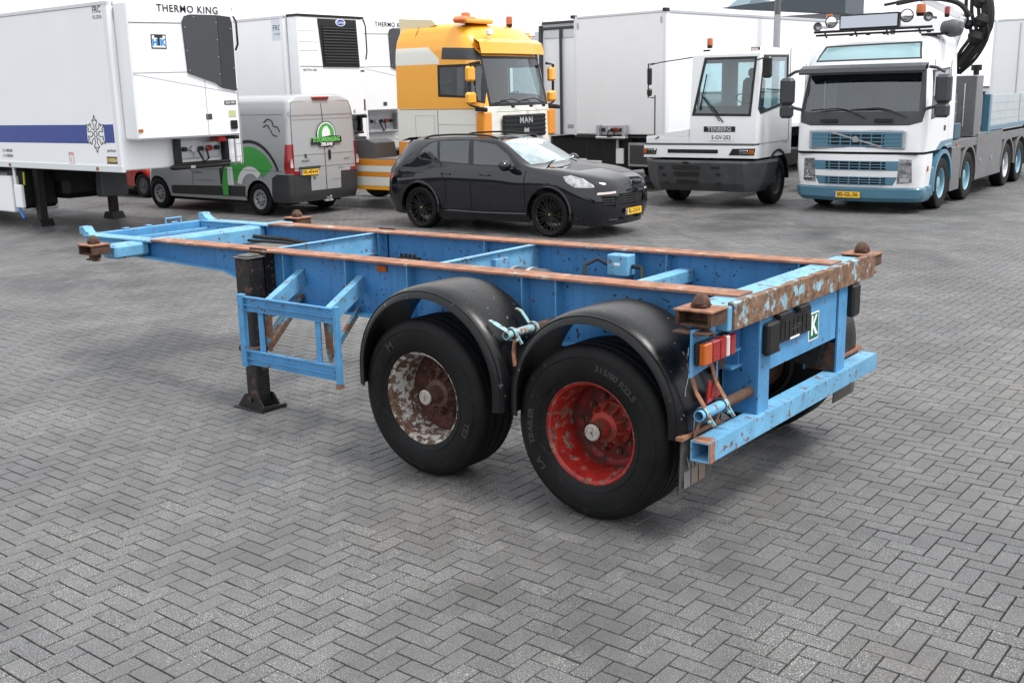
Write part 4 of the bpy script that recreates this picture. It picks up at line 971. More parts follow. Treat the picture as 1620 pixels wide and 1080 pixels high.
# company badge: plain green disc, wordmark on a banner
m_green = mat('logo_green', (.06, .36, .07), .4); m_print = mat('white_print', (.8, .8, .8), .5)
dk = decal(circ(.27, 32), m_text, VAN, (-1.052, -.055, 1.66), (0, -1, 0), (-.03, 0, 1), 'company_badge', .002)
decal(circ(.25, 32), m_print, dk, (-1.0545, -.055, 1.66), (0, -1, 0), (-.03, 0, 1), 'badge_ring'); decal(circ(.225, 32), m_green, dk, (-1.0565, -.055, 1.66), (0, -1, 0), (-.03, 0, 1), 'badge_disc')
decal([(-.12, -.05), (.12, -.05), (.10, .08), (.03, .17), (-.06, .15), (-.12, .06)], m_print, dk, (-1.0585, -.055, 1.66), (0, -1, 0), (-.03, 0, 1), 'badge_plume')
decal([(-.43, -.085), (.43, -.06), (.42, .07), (.1, .09), (-.2, .06), (-.43, .05)], m_text, dk, (-1.0605, -.055, 1.54), (0, -1, 0), (-.03, 0, 1), 'badge_banner')
lettering('STOOMREINIGING', .125, mat('logo_light_green', (.16, .62, .12), .4), dk, (-1.0635, -.055, 1.55), (0, -1, 0), (-.03, 0, 1), .004, .72)
decal(rect(.44, .075), m_text, dk, (-1.0605, -.055, 1.455), (0, -1, 0), (-.03, 0, 1), 'badge_banner'); lettering('ZEELAND', .085, m_print, dk, (-1.0635, -.055, 1.455), (0, -1, 0), (-.03, 0, 1), .004, .9)
lettering('f  @  in', .10, m_text, VAN, (-1.052, .45, .79), (0, -1, 0), (0, 0, 1), .002); 
lettering('PEUGEOT', .05, m_dgrey, VAN, (-1.05, .55, 1.14), (0, -1, 0), (0, 0, 1), .001); decal([(-.04, -.05), (.0, .0), (.05, -.05), (.03, .02), (.05, .05), (-.03, .06), (-.01, .01)], m_dgrey, VAN, (-1.05, .55, 1.23), (0, -1, 0), (0, 0, 1), 'maker_emblem')
lettering('BOXER', .05, m_dgrey, VAN, (-1.05, -.62, 1.13), (0, -1, 0), (0, 0, 1)); lettering('Verdilink', .045, m_dgrey, VAN, (-1.05, -.42, .95), (0, -1, 0), (0, 0, 1)); lettering('www.stoomreinigingzeeland.nl', .04, m_dgrey, VAN, (-1.05, -.42, .72), (0, -1, 0), (0, 0, 1))
# side graphics: broad white, green and black bands curving up and back
def van_arc(r0, r1, a0, a1, m, nm, cx=.62, cz=.72, y=.985, n=20):
    o = [(cx + r1 * math.cos(a0 + (a1 - a0) * k / n), cz + r1 * math.sin(a0 + (a1 - a0) * k / n)) for k in range(n + 1)]
    i = [(cx + r0 * math.cos(a0 + (a1 - a0) * k / n), cz + r0 * math.sin(a0 + (a1 - a0) * k / n)) for k in range(n + 1)]
    b = MB(); yy = lambda z: .985 - max(0, z - 1.3) * .045 + .003
    v = [(x, yy(z), z) for x, z in o] + [(x, yy(z), z) for x, z in i]; v = [(x, min(q, .990), z) for x, q, z in v]
    b.add(v, [(k, k + 1, n + 2 + k, n + 1 + k) for k in range(n)]); return b.build(nm, m, VAN, recalc=False)
m_wh = mat('graphic_white', (.78, .78, .78), .35, coat=.3)
def rot_arc(*a, **k): return van_arc(*a, **k)
rot_arc(.93, 1.0, .15, 2.75, m_text, 'graphic_band', cx=.22, cz=.58); rot_arc(.45, .86, .25, 2.6, m_green, 'graphic_band', cx=.22, cz=.58); rot_arc(.30, .45, .2, 2.4, m_wh, 'graphic_band', cx=.22, cz=.58)
b = MB(); Y = .992
for pl, mm in (([(.98, .40), (1.16, .40), (1.18, .66), (1.08, .98), (.96, .98)], 0), ([(.78, .62), (.98, .62), (.96, 1.0), (.80, 1.0)], 1), ([(1.17, .62), (1.23, .62), (1.24, .98), (1.10, .98)], 2)):
    b.prism([(x, z) for x, z in pl], 1, Y - .003, Y, mm)
b.build('lower_graphic', [m_green, m_wh, m_text], VAN)
for P in ([(-.30, 1.93), (-.42, 2.0), (-.55, 1.96), (-.6, 1.86), (-.72, 1.84), (-.78, 1.74)], [(-.5, 1.78), (-.58, 1.68), (-.7, 1.66)], [(-.28, 1.84), (-.4, 1.88), (-.48, 1.80)]):
    b = MB(); b.tube([(x, .972 - (z - 1.5) * .02, z) for x, z in [tuple(q) for q in cr1([(p_[0], p_[1]) for p_ in P], 4)]], .012, 5); b.build('steam_line', m_text, VAN)
gap(VAN, [(-.85, .965, 2.09), (.5, .965, 2.09), (2.2, .965, 2.08)], .004); gap(VAN, [(.9, .99, .62), (.9, .992, 1.3), (.9, .965, 2.05)], .004); gap(VAN, [(2.2, .988, .4), (2.2, .992, 1.2), (2.2, .96, 2.05)], .004)
gap(VAN, [(-.8, .988, .95), (.9, .992, .95), (2.2, .992, .95)], .004)
lettering('STEAMER', .07, m_dgrey, VAN, (2.0, .994, .86), (-1, 0, 0), (0, 0, 1)); lettering('www.stoomreinigingzeeland.nl', .05, m_dgrey, VAN, (1.75, .994, .70), (-1, 0, 0), (0, 0, 1))
vw = road_wheel(.345, .22, .205, 'cap', mat('wheel_cover', (.32, .33, .35), .35, metal=.4, var=.1, vs=20))
for x in (0, 3.53):
    for s in (1, -1):
        w = put_wheel(vw, VAN, x, s * .86, .345, s); rim_holes(w, .125, .02, 9, .076, m_dark); rim_holes(w, .07, .012, 5, .088, m_dark)
# ---------------------------------------------------------------- trucks
m_teal = mat('teal_paint', (.075, .19, .27), .35, coat=.4)
m_tealdk = mat('dark_teal', (.035, .085, .12), .5)
m_rimwh = mat('silver_rim', (.55, .57, .6), .35, metal=.4)
m_rimteal = mat('teal_rim', (.22, .38, .46), .4, metal=.2)
m_rimgrey = mat('dull_grey_rim', (.07, .07, .075), .6, var=.4, vs=20)
m_screen = mat('cab_windscreen', (.055, .065, .07), .03, spec=1., var=.35, vs=1.6)
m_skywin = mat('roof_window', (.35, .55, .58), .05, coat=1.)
m_orpaint = mat('orange_paint', (.72, .26, .018), .28, coat=.6)
m_yelpaint = mat('yellow_orange_paint', (.85, .38, .03), .28, coat=.6)
tw_teal = road_wheel(.5, .30, .29, 'truck', m_rimteal); tw_silver = road_wheel(.5, .30, .29, 'dome', m_rimwh); tw_grey = road_wheel(.5, .30, .29, 'truck', m_rimgrey)
nutmesh = MB().cyl((0, 0, 0), (0, .03, 0), .016, n=6).mesh('wheel_nut', m_galv)
def truck_wheel(ms, parent, x, y, side, nuts=True, steer=0., z=.5):
    w = put_wheel(ms, parent, x, y, z, side, steer)
    if nuts:
        for k in range(10): link('wheel_nut', nutmesh, w, (.165 * math.cos(k * math.pi / 5), .0, .165 * math.sin(k * math.pi / 5)))
        rim_holes(w, .215, .022, 10, -.0, m_dark)
    return w
def mirror_box(parent, c, d, mat_=None, nm='mirror'):
    b = MB(); b.box(c, d, None, min(d) * .28); return b.build(nm, mat_ or m_dgrey, parent)

def cab_interior(P_, xf, xr, hw, zf, zd, zt, ys, two=True):
    """dashboard, steering wheel, seats, lining and back wall seen through the windows"""
    b = MB(); b.prism([(xf - .5, zf), (xf + .05, zf), (xf + .02, zd), (xf - .18, zd + .03), (xf - .42, zd - .08)], 1, -hw + .02, hw - .02); b.build('dashboard', m_mgrey, P_)
    b = MB(); b.lathe([(.20, 0), (.215, .012), (.20, .024), (.188, .012), (.20, 0)], (xf - .38, ys, zd + .10), (-.55, 0, .83), 24); b.bar((xf - .38, ys - .19, zd + .11), (xf - .38, ys + .19, zd + .11), .04, .02); b.tube([(xf - .2, ys, zd - .1), (xf - .38, ys, zd + .1)], .03, 6); b.build('steering_wheel', m_ptrim, P_)
    for y in ((ys, -ys) if two else (ys,)):
        b = MB(); b.box((xf - 1.0, y, zd - .42), (.5, .5, .16), None, .06); b.box((xf - 1.25, y, zd + .02), (.16, .5, .78), Matrix.Rotation(rad(-8), 3, 'Y'), .07); b.box((xf - 1.29, y, zd + .52), (.12, .28, .2), None, .05); b.build('seat', m_seat, P_)
    b = MB(); b.bb(xr + .02, xr + .06, -hw + .02, hw - .02, zf, zt); b.bb(xr + .1, xf + .1, -hw + .02, hw - .02, zf - .05, zf); b.build('cab_lining', m_cabin, P_)
    b = MB(); b.bb(xf - .62, xf - .58, -hw + .1, hw - .1, zt - .35, zt - .02, .01); b.build('top_locker', m_seat, P_)
# ---- white and teal crane truck -------------------------------------------------
_a = rad(92.2); VX, VY = 5.16 + math.sin(_a) * .10, -15.89 - math.cos(_a) * .10
VO = thing('crane_truck', 'white four-axle truck with teal bumper, roof lamps and a folded crane behind the cab', 'truck', (VX, VY, 0), 92.2)
lv = [(1.17, 1.46, -.66, 1.25, .20, .06, .10), (1.40, 1.45, -.66, 1.25, .20, .06, .10), (1.72, 1.43, -.66, 1.25, .20, .06, .10), (1.90, 1.40, -.66, 1.25, .22, .06, .10), (2.60, 1.20, -.66, 1.24, .24, .06, .10), (2.80, 1.14, -.66, 1.23, .26, .06, .10),
      (3.0, 1.06, -.66, 1.225, .28, .08, .10), (3.2, .90, -.66, 1.20, .28, .10, .10), (3.31, .70, -.62, 1.13, .28, .14, .1), (3.355, .45, -.55, 1.02, .28, .2, .08)]
sh = Shell(loftbody(lv, 3))
fr = lambda c, n: c.x > .5 and n.x > .3
sh.cut(5, [(-1.10, 1.92), (1.10, 1.92), (1.06, 2.62), (-1.06, 2.62)], (1, 2), fr)
sh.cut(4, [(-1.17, 1.72), (-.95, 1.66), (.95, 1.66), (1.17, 1.72), (1.20, 1.92), (1.13, 2.66), (-1.13, 2.66), (-1.20, 1.92)], (1, 2), fr)
sh.cut(6, [(-.98, 2.90), (.98, 2.90), (.92, 3.16), (-.85, 3.14)], (1, 2), fr)
sh.cut(7, [(-1.02, 2.87), (1.02, 2.87), (.95, 3.19), (-.89, 3.17)], (1, 2), fr)
for s in (1, -1):
    tv = lambda c, n, s=s: c.y * s > .9
    sh.cut(9, arc(0, .5, .72), (0, 2), tv)
    sh.cut(3, [(-.1, 1.88), (.98, 1.80), (.92, 2.62), (-.1, 2.68)], (0, 2), tv)
    sh.cut(8, [(-.14, 1.84), (1.02, 1.76), (.96, 2.66), (-.14, 2.72)], (0, 2), tv)
    sh.cut(10, [(-.8, 1.10), (-.8, 1.35), (.25, 1.32), (.55, 1.18), (.55, 1.1)], (0, 2), tv)
sh.ready()
sh.take(0, 'cab', m_whitegl, VO); sh.take(5, 'windscreen', m_clear, VO); sh.take(4, 'windscreen_surround', m_dgrey, VO, off=.002); sh.take(6, 'roof_window', m_skywin, VO); sh.take(7, 'roof_window_frame', m_dgrey, VO, off=.002)
sh.take(3, 'side_window', m_clear, VO, split=lambda c: c.y > 0); sh.take(8, 'window_frame', m_dgrey, VO, off=.002, split=lambda c: c.y > 0); sh.take(10, 'teal_stripe', m_teal, VO, off=.002, split=lambda c: c.y > 0)
# lower front: white bumper panel with grilles, teal spoiler
lv = [(.50, 1.44, .72, 1.22, .22, .05, .12), (.9, 1.47, .72, 1.25, .20, .05, .12), (1.12, 1.46, .70, 1.25, .20, .05, .12)]
sh = Shell(loftbody(lv, 3, roof=True)); fr = lambda c, n: c.x > .9 and n.x > .3
for s in (1, -1):
    sh.cut(2, [(s * .82, 1.04), (s * 1.04, 1.03), (s * 1.06, .60), (s * .79, .57)], (1, 2), lambda c, n: c.x > 1.0)
    sh.cut(3, [(s * .58, 1.0), (s * .84, 1.0), (s * .80, .82), (s * .58, .82)], (1, 2), fr); sh.cut(3, [(s * .58, .70), (s * .80, .70), (s * .72, .54), (s * .58, .54)], (1, 2), fr)
sh.cut(4, [(-.58, 1.), (.58, 1.), (.58, .82), (-.58, .82)], (1, 2), fr); sh.cut(4, [(-.58, .70), (.58, .70), (.58, .54), (-.58, .54)], (1, 2), fr)
sh.ready(); sh.take(0, 'bumper_panel', m_whitegl, VO); sh.take(2, 'headlight', mat('truck_headlight', (.30, .31, .32), .1, metal=.5, coat=1., var=.7, vs=9), VO, off=.004, split=lambda c: c.y > 0)
sh.take(3, 'grille_end', m_teal, VO, off=.004, split=lambda c: (c.y > 0, c.z > .76)); sh.take(4, 'grille_opening', m_dark, VO, off=-.02, split=lambda c: c.z > .76)
def bowx(y, base=1.475, bul=.12, hw=1.05): return base - bul * (y / hw) ** 2
for z0, z1 in ((.82, 1.), (.54, .70)):
    for z in np.linspace(z0 + .01, z1 - .01, 4): b = MB(); b.tube([(bowx(y) + .0, y, z) for y in np.linspace(-.58, .58, 7)], .009, 5); b.build('grille_slat', m_teal, VO)
    for y in np.linspace(-.5, .5, 6): b = MB(); b.bb(bowx(y) - .02, bowx(y) + .008, y - .01, y + .01, z0, z1); b.build('grille_bar', m_teal, VO)
for s in (1, -1):
    for z, r in ((.92, .06), (.76, .05)): b = MB(); b.lathe([(.001, -.01), (r * .8, 0), (r, .02), (r * 1.05, .02)], (1.36, s * .93, z), (1, s * .25, 0), 16); b.build('lamp_reflector', m_chrome, VO)
    b = MB(); b.bb(1.34, 1.385, s * .84, s * 1.02, .60, .67, .006); b.build('lamp_lower', m_chrome, VO)
lv = [(.22, 1.38, .60, 1.19, .26, .05, .14), (.30, 1.46, .58, 1.235, .24, .05, .14), (.47, 1.48, .56, 1.255, .22, .05, .14), (.495, 1.46, .56, 1.25, .22, .05, .14)]
b = loftbody(lv, 2); b.build('front_spoiler', m_teal, VO)
for s in (1, -1):
    b = MB(); b.bb(.62, .74, s * 1.0, s * 1.26, .30, .86, .02); b.bb(.74, 1.0, s * 1.1, s * 1.265, .44, .52, .01); b.build('cab_step', m_teal, VO)
    b = MB(); b.bb(1.0, 1.06, s * 1.252, s * 1.264, .80, .90, .004); b.build('corner_marker', m_orange, VO)
    # teal wheel arch
    b = MB(); A_ = [(.66 * math.cos(rad(a)), .5 + .66 * math.sin(rad(a))) for a in range(-10, 175, 8)]; B_ = [(.58 * math.cos(rad(a)), .5 + .58 * math.sin(rad(a))) for a in range(-10, 175, 8)]
    n_ = len(A_); v = []
    for yy in (s * 1.0, s * 1.27): v += [(x, yy, z) for x, z in A_] + [(x, yy, z) for x, z in B_]
    f = [(k, k + 1, n_ * 2 + k + 1, n_ * 2 + k) for k in range(n_ - 1)] + [(2 * n_ + k, 2 * n_ + k + 1, 3 * n_ + k + 1, 3 * n_ + k) for k in range(n_ - 1)] + [(n_ + k, n_ + k + 1, 3 * n_ + k + 1, 3 * n_ + k) for k in range(n_ - 1)]
    b.add(v, f); b.build('wheel_arch', m_teal, VO)
# upper grille with diagonal bar
b = MB(); b.bb(1.40, 1.452, -.93, .93, 1.22, 1.58, .03); b.build('grille_frame', m_galv, VO)
b = MB(); b.bb(1.42, 1.458, -.88, .88, 1.255, 1.545, .01); b.build('grille_panel', m_teal, VO)
b = MB(); b.bb(1.43, 1.461, -.54, .54, 1.27, 1.53); b.build('grille_opening', m_dark, VO)
for z in np.linspace(1.29, 1.51, 4): b = MB(); b.bb(1.46, 1.472, -.86, .86, z - .012, z + .012); b.build('grille_slat', m_teal, VO)
for y in np.linspace(-.5, .5, 6): b = MB(); b.bb(1.459, 1.468, y - .012, y + .012, 1.265, 1.535); b.build('grille_bar', m_teal, VO)
b = MB(); b.bar((1.478, .50, 1.27), (1.478, -.50, 1.55), .03, .008, up=(1, 0, 0)); b.build('diagonal_bar', m_chrome, VO)
b = MB(); b.lathe([(.035, 0), (.06, 0), (.06, .012), (.035, .012)], (1.482, 0, 1.41), (1, 0, 0), 20); b.bar((1.488, -.03, 1.41), (1.488, .03, 1.41), .06, .006, up=(1, 0, 0)); b.build('ring_badge', m_chrome, VO)
b = MB(); b.bb(1.2, 1.40, -1.15, 1.15, 1.125, 1.168); b.build('gap', m_dark, VO)
number_plate('BS-GL-36', VO, (1.49, -.12, .355), (0, 1, 0), (0, 0, 1), .52, .115)
# visor
b = MB(); rows = []
for y in np.linspace(-1.2, 1.2, 13): o = .10 * (y / 1.2) ** 2; rows.append([(1.30 - o, y, 2.80), (1.47 - o, y, 2.74), (1.52 - o, y, 2.66), (1.50 - o, y, 2.63), (1.30 - o, y, 2.70)])
b.grid(rows, closed=True); b.build('sun_visor', mat('smoked_visor', (.04, .043, .048), .3), VO)
for s, o in ((-.30, 1), (.48, 1)):
    b = MB(); b.tube([(1.44, s + .45, 1.80), (1.43, s + .12, 1.95), (1.42, s - .1, 1.99)], .012, 6); b.tube([(1.425, s - .1, 1.985), (1.40, s - .62, 1.955)], .014, 6); b.build('wiper', m_ptrim, VO)
for s in (-.55, .50): b = MB(); b.bb(1.42, 1.45, s - .17, s + .17, 1.72, 1.79, .01); b.build('cowl_vent', m_ptrim, VO)
cab_interior(VO, 1.18, -.55, 1.13, 1.25, 1.90, 2.85, .5)
# mirrors
for s in (1, -1):
    mirror_box(VO, (1.22, s * 1.50, 2.32), (.20, .28, .52)); mirror_box(VO, (1.24, s * 1.50, 1.93), (.18, .26, .26))
    b = MB(); b.tube([(1.1, s * 1.2, 2.72), (1.2, s * 1.35, 2.70), (1.2, s * 1.5, 2.62)], .03, 8); b.tube([(1.2, s * 1.2, 1.96), (1.22, s * 1.35, 2.0), (1.22, s * 1.42, 2.03)], .03, 8); b.build('mirror_arm', m_dgrey, VO)
for P in ([(.93, 2.85), (1.0, 1.5), (.98, 1.18)], [(-.2, 2.85), (-.22, 1.3)]):
    for s in (1, -1): b = MB(); b.tube([(x, s * 1.245, z) for x, z in P], .006, 5); b.build('door_gap', m_dgrey, VO)
b = MB(); b.bb(-.02, .1, 1.245, 1.256, 1.52, 1.62); b.build('door_handle', m_ptrim, VO)
lettering('GLOBETROTTER', .06, m_print, VO, (-.25, 1.262, 1.24), (-1, 0, 0), (0, 0, 1))
# roof bar: frame, light box, lamps, horns, beacons
b = MB(); b.tube([(.95, -1.1, 3.44), (.95, 1.15, 3.44)], .025, 8); b.tube([(.85, -1.1, 3.38), (.85, 1.15, 3.38)], .02, 8)
for y in (-.9, -.3, .3, .9): b.bar((.8, y, 3.33), (.93, y, 3.44), .03, .02)
b.build('lamp_bar', m_ptrim, VO)
b = MB(); b.bb(.84, .97, -.60, .54, 3.46, 3.74, .01); lb = b.build('light_box', m_ptrim, VO)
b = MB(); b.bb(.971, .98, -.57, .51, 3.49, 3.71); b.build('box_face', mat('light_box_face', (.62, .66, .74), .3), lb)
for y, r, z in ((-.76, .12, 3.62), (.68, .125, 3.66)):
    b = MB(); b.lathe([(.001, -.09), (r * .7, -.07), (r, 0), (r, .03), (r * .92, .03)], (.95, y, z), (1, 0, 0), 20); sl = b.build('spot_lamp', m_ptrim, VO)
    b = MB(); b.lathe([(r * .92, .02), (r * .6, .045), (.001, .05)], (.95, y, z), (1, 0, 0), 20); b.build('lamp_glass', m_chrome, sl)
for y, z in ((-1.02, 3.54), (1.08, 3.62)):
    b = MB(); b.lathe([(.03, -.5), (.03, -.15), (.05, -.06), (.085, 0), (.09, .0), (.05, -.05), (.001, -.06)], (1.0, y, z), (1, 0, 0), 18); b.build('air_horn', mat('horn_metal', (.3, .3, .3), .3, metal=1), VO)
def beacon(parent, x, y, z, r=.075, h=.15, m=None):
    b = MB(); b.cyl((x, y, z - .06), (x, y, z), r * .8, r, n=14); bb_ = b.build('beacon_base', m_ptrim, parent)
    b = MB(); b.lathe([(r, 0), (r * 1.0, h * .8), (r * .8, h), (.001, h)], (x, y, z), (0, 0, 1), 16); b.build('beacon', m or m_orange, bb_)
beacon(VO, .85, .90, 3.70, .09, .16); beacon(VO, .80, -.86, 3.66, .06, .12); beacon(VO, .4, 1.35 - .1, 3.68, .05, .13, m_redlens)
b = MB(); b.bb(.45, .62, .86, 1.3, 3.30, 3.34); 
for y in (-.45, -.12, .2, 1.02): b.bb(.66, .72, y - .035, y + .035, 3.345, 3.40, .008)
b.build('roof_marker', m_ptrim, VO)
b = MB(); b.lathe([(.001, -.22), (.12, -.18), (.17, 0), (.13, .16), (.001, .2)], (.35, 1.35, 3.42), (.3, .9, -.1), 14); b.build('air_deflector', m_mgrey, VO)
b = MB(); b.tube([(-.1, .1, 3.36), (-.1, .1, 3.78)], .05, 10); b.bb(-.18, .02, .0, .2, 3.76, 3.80); b.build('exhaust_cap', m_rust, VO)
# frame, wheels, skirts
b = MB(); b.bb(-10.2, .6, -.42, .42, .75, 1.02); b.bb(-10., .5, -1.05, 1.05, .45, .75); b.build('frame', m_dark, VO)
for x, ms in ((0, tw_teal), (-1.94, tw_teal), (-5.5, tw_silver), (-6.87, tw_silver if False else tw_teal)):
    for s in (1, -1): truck_wheel(ms, VO, x, s * 1.10, s, ms is tw_teal)
m_skirt = mat('brushed_skirt', (.20, .20, .205), .38, metal=.6, var=.12, vs=3)
for s in (1, -1):
    b = MB(); b.bb(-1.30, -.62, s * 1.18, s * 1.25, .28, 1.16, .01); b.build('side_skirt', m_skirt, VO)
    b = MB(); b.bb(-4.9, -2.60, s * 1.18, s * 1.25, .36, 1.36, .01); b.build('side_skirt', m_skirt, VO)
    b = MB(); b.bb(-8.8, -7.5, s * 1.18, s * 1.25, .4, 1.36, .01); b.build('side_skirt', m_skirt, VO)
    b = MB(); b.bb(-8.8, -.62, s * .9, s * 1.24, 1.10, 1.28, .01); b.build('deck_edge', m_skirt, VO)
    for cx in (-1.94, -5.5, -6.87):
        b = MB(); b.grid([[(cx + r * math.cos(rad(a)), yy, .5 + r * math.sin(rad(a))) for (r, yy) in ((.60, s * .85), (.66, s * .85), (.66, s * 1.265), (.60, s * 1.265))] for a in range(0, 181, 10)], closed=True); b.build('wheel_arch', m_skirt, VO)
    for x in (-2.9, -3.9): b = MB(); b.bb(x - .04, x + .04, s * 1.25, s * 1.262, .72, .80, .003); b.build('latch', m_chrome, VO)
    for x in (-1.0, -3.2): b = MB(); b.bb(x - .05, x + .05, s * 1.242, s * 1.252, 1.15, 1.21); b.build('side_marker', m_orange, VO)
# tool cabinet, stabiliser leg, hook
b = MB(); b.bb(-2.85, -2.30, .35, 1.23, 1.29, 2.56, .015); cb = b.build('tool_cabinet', m_skirt, VO)
b = MB(); b.tube([(-2.28, 1.0, 1.5), (-2.28, 1.0, 2.4)], .018, 6); b.build('cabinet_handle', m_chrome, cb)
b = MB(); b.cyl((-2.7, 1.1, 2.565), (-2.7, 1.1, 2.66), .06, n=12); b.cyl((-2.7, 1.1, 2.66), (-2.7, 1.1, 2.78), .11, n=12); b.build('cabinet_vent', m_ptrim, cb)
b = MB(); b.bb(-1.02, -.86, 1.02, 1.18, 1.30, 2.20, .01); b.bb(-1.3, -.82, .9, 1.22, 1.30, 1.62, .02); st_ = b.build('stabiliser', m_tealdk, VO)
for z in (1.80, 2.02): b = MB(); b.bar((-.858, 1.02, z - .08), (-.858, 1.18, z + .06), .01, .10, up=(0, 0, 1)); b.build('yellow_chevron', mat('safety_yellow', (.8, .55, .02), .4), st_)
b = MB(); b.bb(-.84, -.80, .98, 1.14, 1.42, 1.58, .005); b.build('control_plate', m_plate, st_)
# crane
b = MB(); b.bb(-1.7, -1.1, -.35, .35, 1.1, 1.7, .03); b.cyl((-1.4, 0, 1.7), (-1.4, 0, 2.9), .17, .14, n=14); b.build('crane_column', m_ptrim, VO)
b = MB(); b.bar((-1.25, .75, 2.35), (-1.25, 1.12, 3.70), .20, .13, .01, up=(0, 1, 0)); b.bar((-1.25, 1.12, 3.70), (-1.25, .3, 4.12), .2, .16, .02, up=(0, 1, 0)); bo = b.build('crane_boom', m_whitegl, VO)
b = MB()
for k in range(9): b.cyl((-1.14, .83 + k * .033, 2.62 + k * .12), (-1.125, .83 + k * .033, 2.62 + k * .12), .022, n=8)
b.build('boom_holes', m_dark, bo)
b = MB(); P = [(-1.5, 1.05, 2.75), (-1.5, 1.30, 3.10), (-1.5, 1.52, 3.5), (-1.5, 1.50, 3.95), (-1.5, 1.35, 4.2)]
b.tube([tuple(q) for q in cr1(P, 4)], .13, 10)
for d_ in (-.16, -.05, .08, .17):
    P2 = [(-1.42 - abs(d_) * .4, 1.0 + d_ * .4, 2.60), (-1.4, 1.22 + d_, 2.95 - d_ * .3), (-1.4, 1.42 + d_, 3.35), (-1.4, 1.30 + d_, 3.75), (-1.4, 1.28 + d_, 4.2)]; b.tube([tuple(q) for q in cr1(P2, 4)], .035, 6)
for c_, r_ in (((-1.4, 1.36, 3.3), .17), ((-1.4, 1.45, 3.62), .15), ((-1.45, 1.38, 4.0), .16), ((-1.4, 1.2, 3.55), .1), ((-1.4, 1.3, 4.25), .12)):
    b.lathe([(.001, -r_), (r_ * .7, -r_ * .7), (r_, 0), (r_ * .7, r_ * .7), (.001, r_)], c_, (0, .4, 1), 10)
b.tube([(-1.4, 1.3, 4.2), (-1.4, 1.5, 4.34), (-1.4, 1.72, 4.38)], .03, 6); b.build('crane_grapple', m_rubber, VO)
b = MB(); P = [(-.9, -.1, 4.02), (-.9, .5, 4.08), (-1.2, 1.0, 3.98), (-1.3, 1.25, 3.7)]; b.tube([tuple(q) for q in cr1(P, 5)], .05, 8); b.tube([(-.9, -.35, 4.0), (-.9, -.05, 4.04)], .03, 6); b.build('crane_hose', m_rubber, VO)
# flat bed
b = MB(); b.bb(-9.6, -3.45, -1.25, 1.25, 1.38, 1.46, .005); b.build('bed_floor', m_tealdk, VO)
for s in (1, -1):
    for x0, x1 in ((-6.4, -3.62), (-9.5, -6.5)):
        b = MB(); b.bb(x0, x1, s * 1.215, s * 1.245, 1.47, 2.14, .004); sb_ = b.build('side_board', mat('board_aluminium', (.46, .50, .52), .4, metal=.35, var=.08, vs=3), VO)
        for z in (1.60, 1.78, 1.96): b = MB(); b.bb(x0 + .02, x1 - .02, s * 1.246, s * 1.249, z - .004, z + .004); b.build('board_seam', m_galv, sb_)
    b = MB(); b.bb(-3.60, -3.42, s * 1.10, s * 1.26, 1.30, 2.16, .01); b.build('corner_post', m_teal, VO)
    b = MB(); b.bb(-9.5, -3.45, s * 1.2, s * 1.262, 1.37, 1.465, .004); b.build('bed_rail', m_teal, VO)
b = MB(); b.bb(-3.44, -3.38, -1.1, 1.09, 1.47, 2.14); b.build('bed_front_board', m_teal, VO)
b = MB()
for y in (.75, 1.0): b.cyl((-3.4, y, 2.17), (-3.4, y, 2.5), .035, .02, n=8)
b.bb(-3.45, -3.36, .6, 1.15, 2.145, 2.22); b.build('bed_pins', m_tealdk, VO)

# ---- white terminal tractor ------------------------------------------------------
TE = thing('terminal_tractor', 'white half-cab terminal tractor with big grey steel bumper parked between lorries', 'truck', (8.5 - .0, -15.3, 0), 94)
m_wt = mat('tractor_white', (.78, .80, .81), .28, coat=.5)
m_steel = mat('grey_steel_bumper', (.055, .057, .06), .5, var=.2, vs=4, bump=.15, bs=30)
m_tglass = mat('tractor_glass', (.16, .24, .25), .04, spec=1., var=.45, vs=1.3)
b = MB(); b.prism([(-.8, 1.02), (1.20, 1.02), (1.20, 1.32), (1.20, 1.66), (1.10, 3.08), (.9, 3.20), (-.8, 3.20)], 1, -.20, 1.25)
sh = Shell(b)
fr = lambda c, n: n.x > .5
sh.cut(4, [(.10, 3.02), (1.18, 3.00), (1.11, 1.87), (-.16, 1.89)], (1, 2), fr) if False else None
sh.cut(3, [(.12, 2.98), (1.15, 2.97), (1.08, 1.90), (-.10, 1.92)], (1, 2), fr); sh.cut(4, [(.07, 3.03), (1.20, 3.02), (1.13, 1.85), (-.16, 1.87)], (1, 2), fr)
sd = lambda c, n: n.y > .5
sh.cut(5, [(.84, 3.0), (-.44, 3.02), (-.46, 2.14), (.98, 1.95), (1.06, 2.02)], (0, 2), sd); sh.cut(6, [(.89, 3.05), (-.49, 3.07), (-.51, 2.08), (.98, 1.89), (1.12, 2.0)], (0, 2), sd)
rr_ = lambda c, n: n.x < -.5
sh.cut(3, [(.0, 1.95), (1.05, 1.95), (1.05, 2.95), (.0, 2.95)], (1, 2), rr_); sh.cut(5, [(.75, 2.98), (-.44, 2.98), (-.46, 2.14), (.9, 2.0)], (0, 2), lambda c, n: n.y < -.5)
sh.ready(); sh.take(0, 'cab', m_wt, TE); sh.take(3, 'windscreen', m_clear, TE, off=-.006, split=lambda c: c.x > 0); sh.take(4, 'windscreen_seal', m_ptrim, TE, off=.008, thick=.01); sh.take(5, 'side_window', m_clear, TE, off=-.006, split=lambda c: c.y > .5); sh.take(6, 'window_seal', m_ptrim, TE, off=.008, thick=.01)
b = MB(); b.bb(-.5, .8, .2, .7, 1.9, 2.5, .05); 
b = MB(); b.bb(1.11, 1.16, -.195, 1.2, 1.662, 1.68); b.build('cab_seam', m_dgrey, TE)
b = MB(); b.prism([(.45, 1.05), (1.12, 1.05), (1.10, 1.98), (.85, 2.06), (.5, 1.98)], 1, -.16, 1.2); b.build('dashboard', m_mgrey, TE)
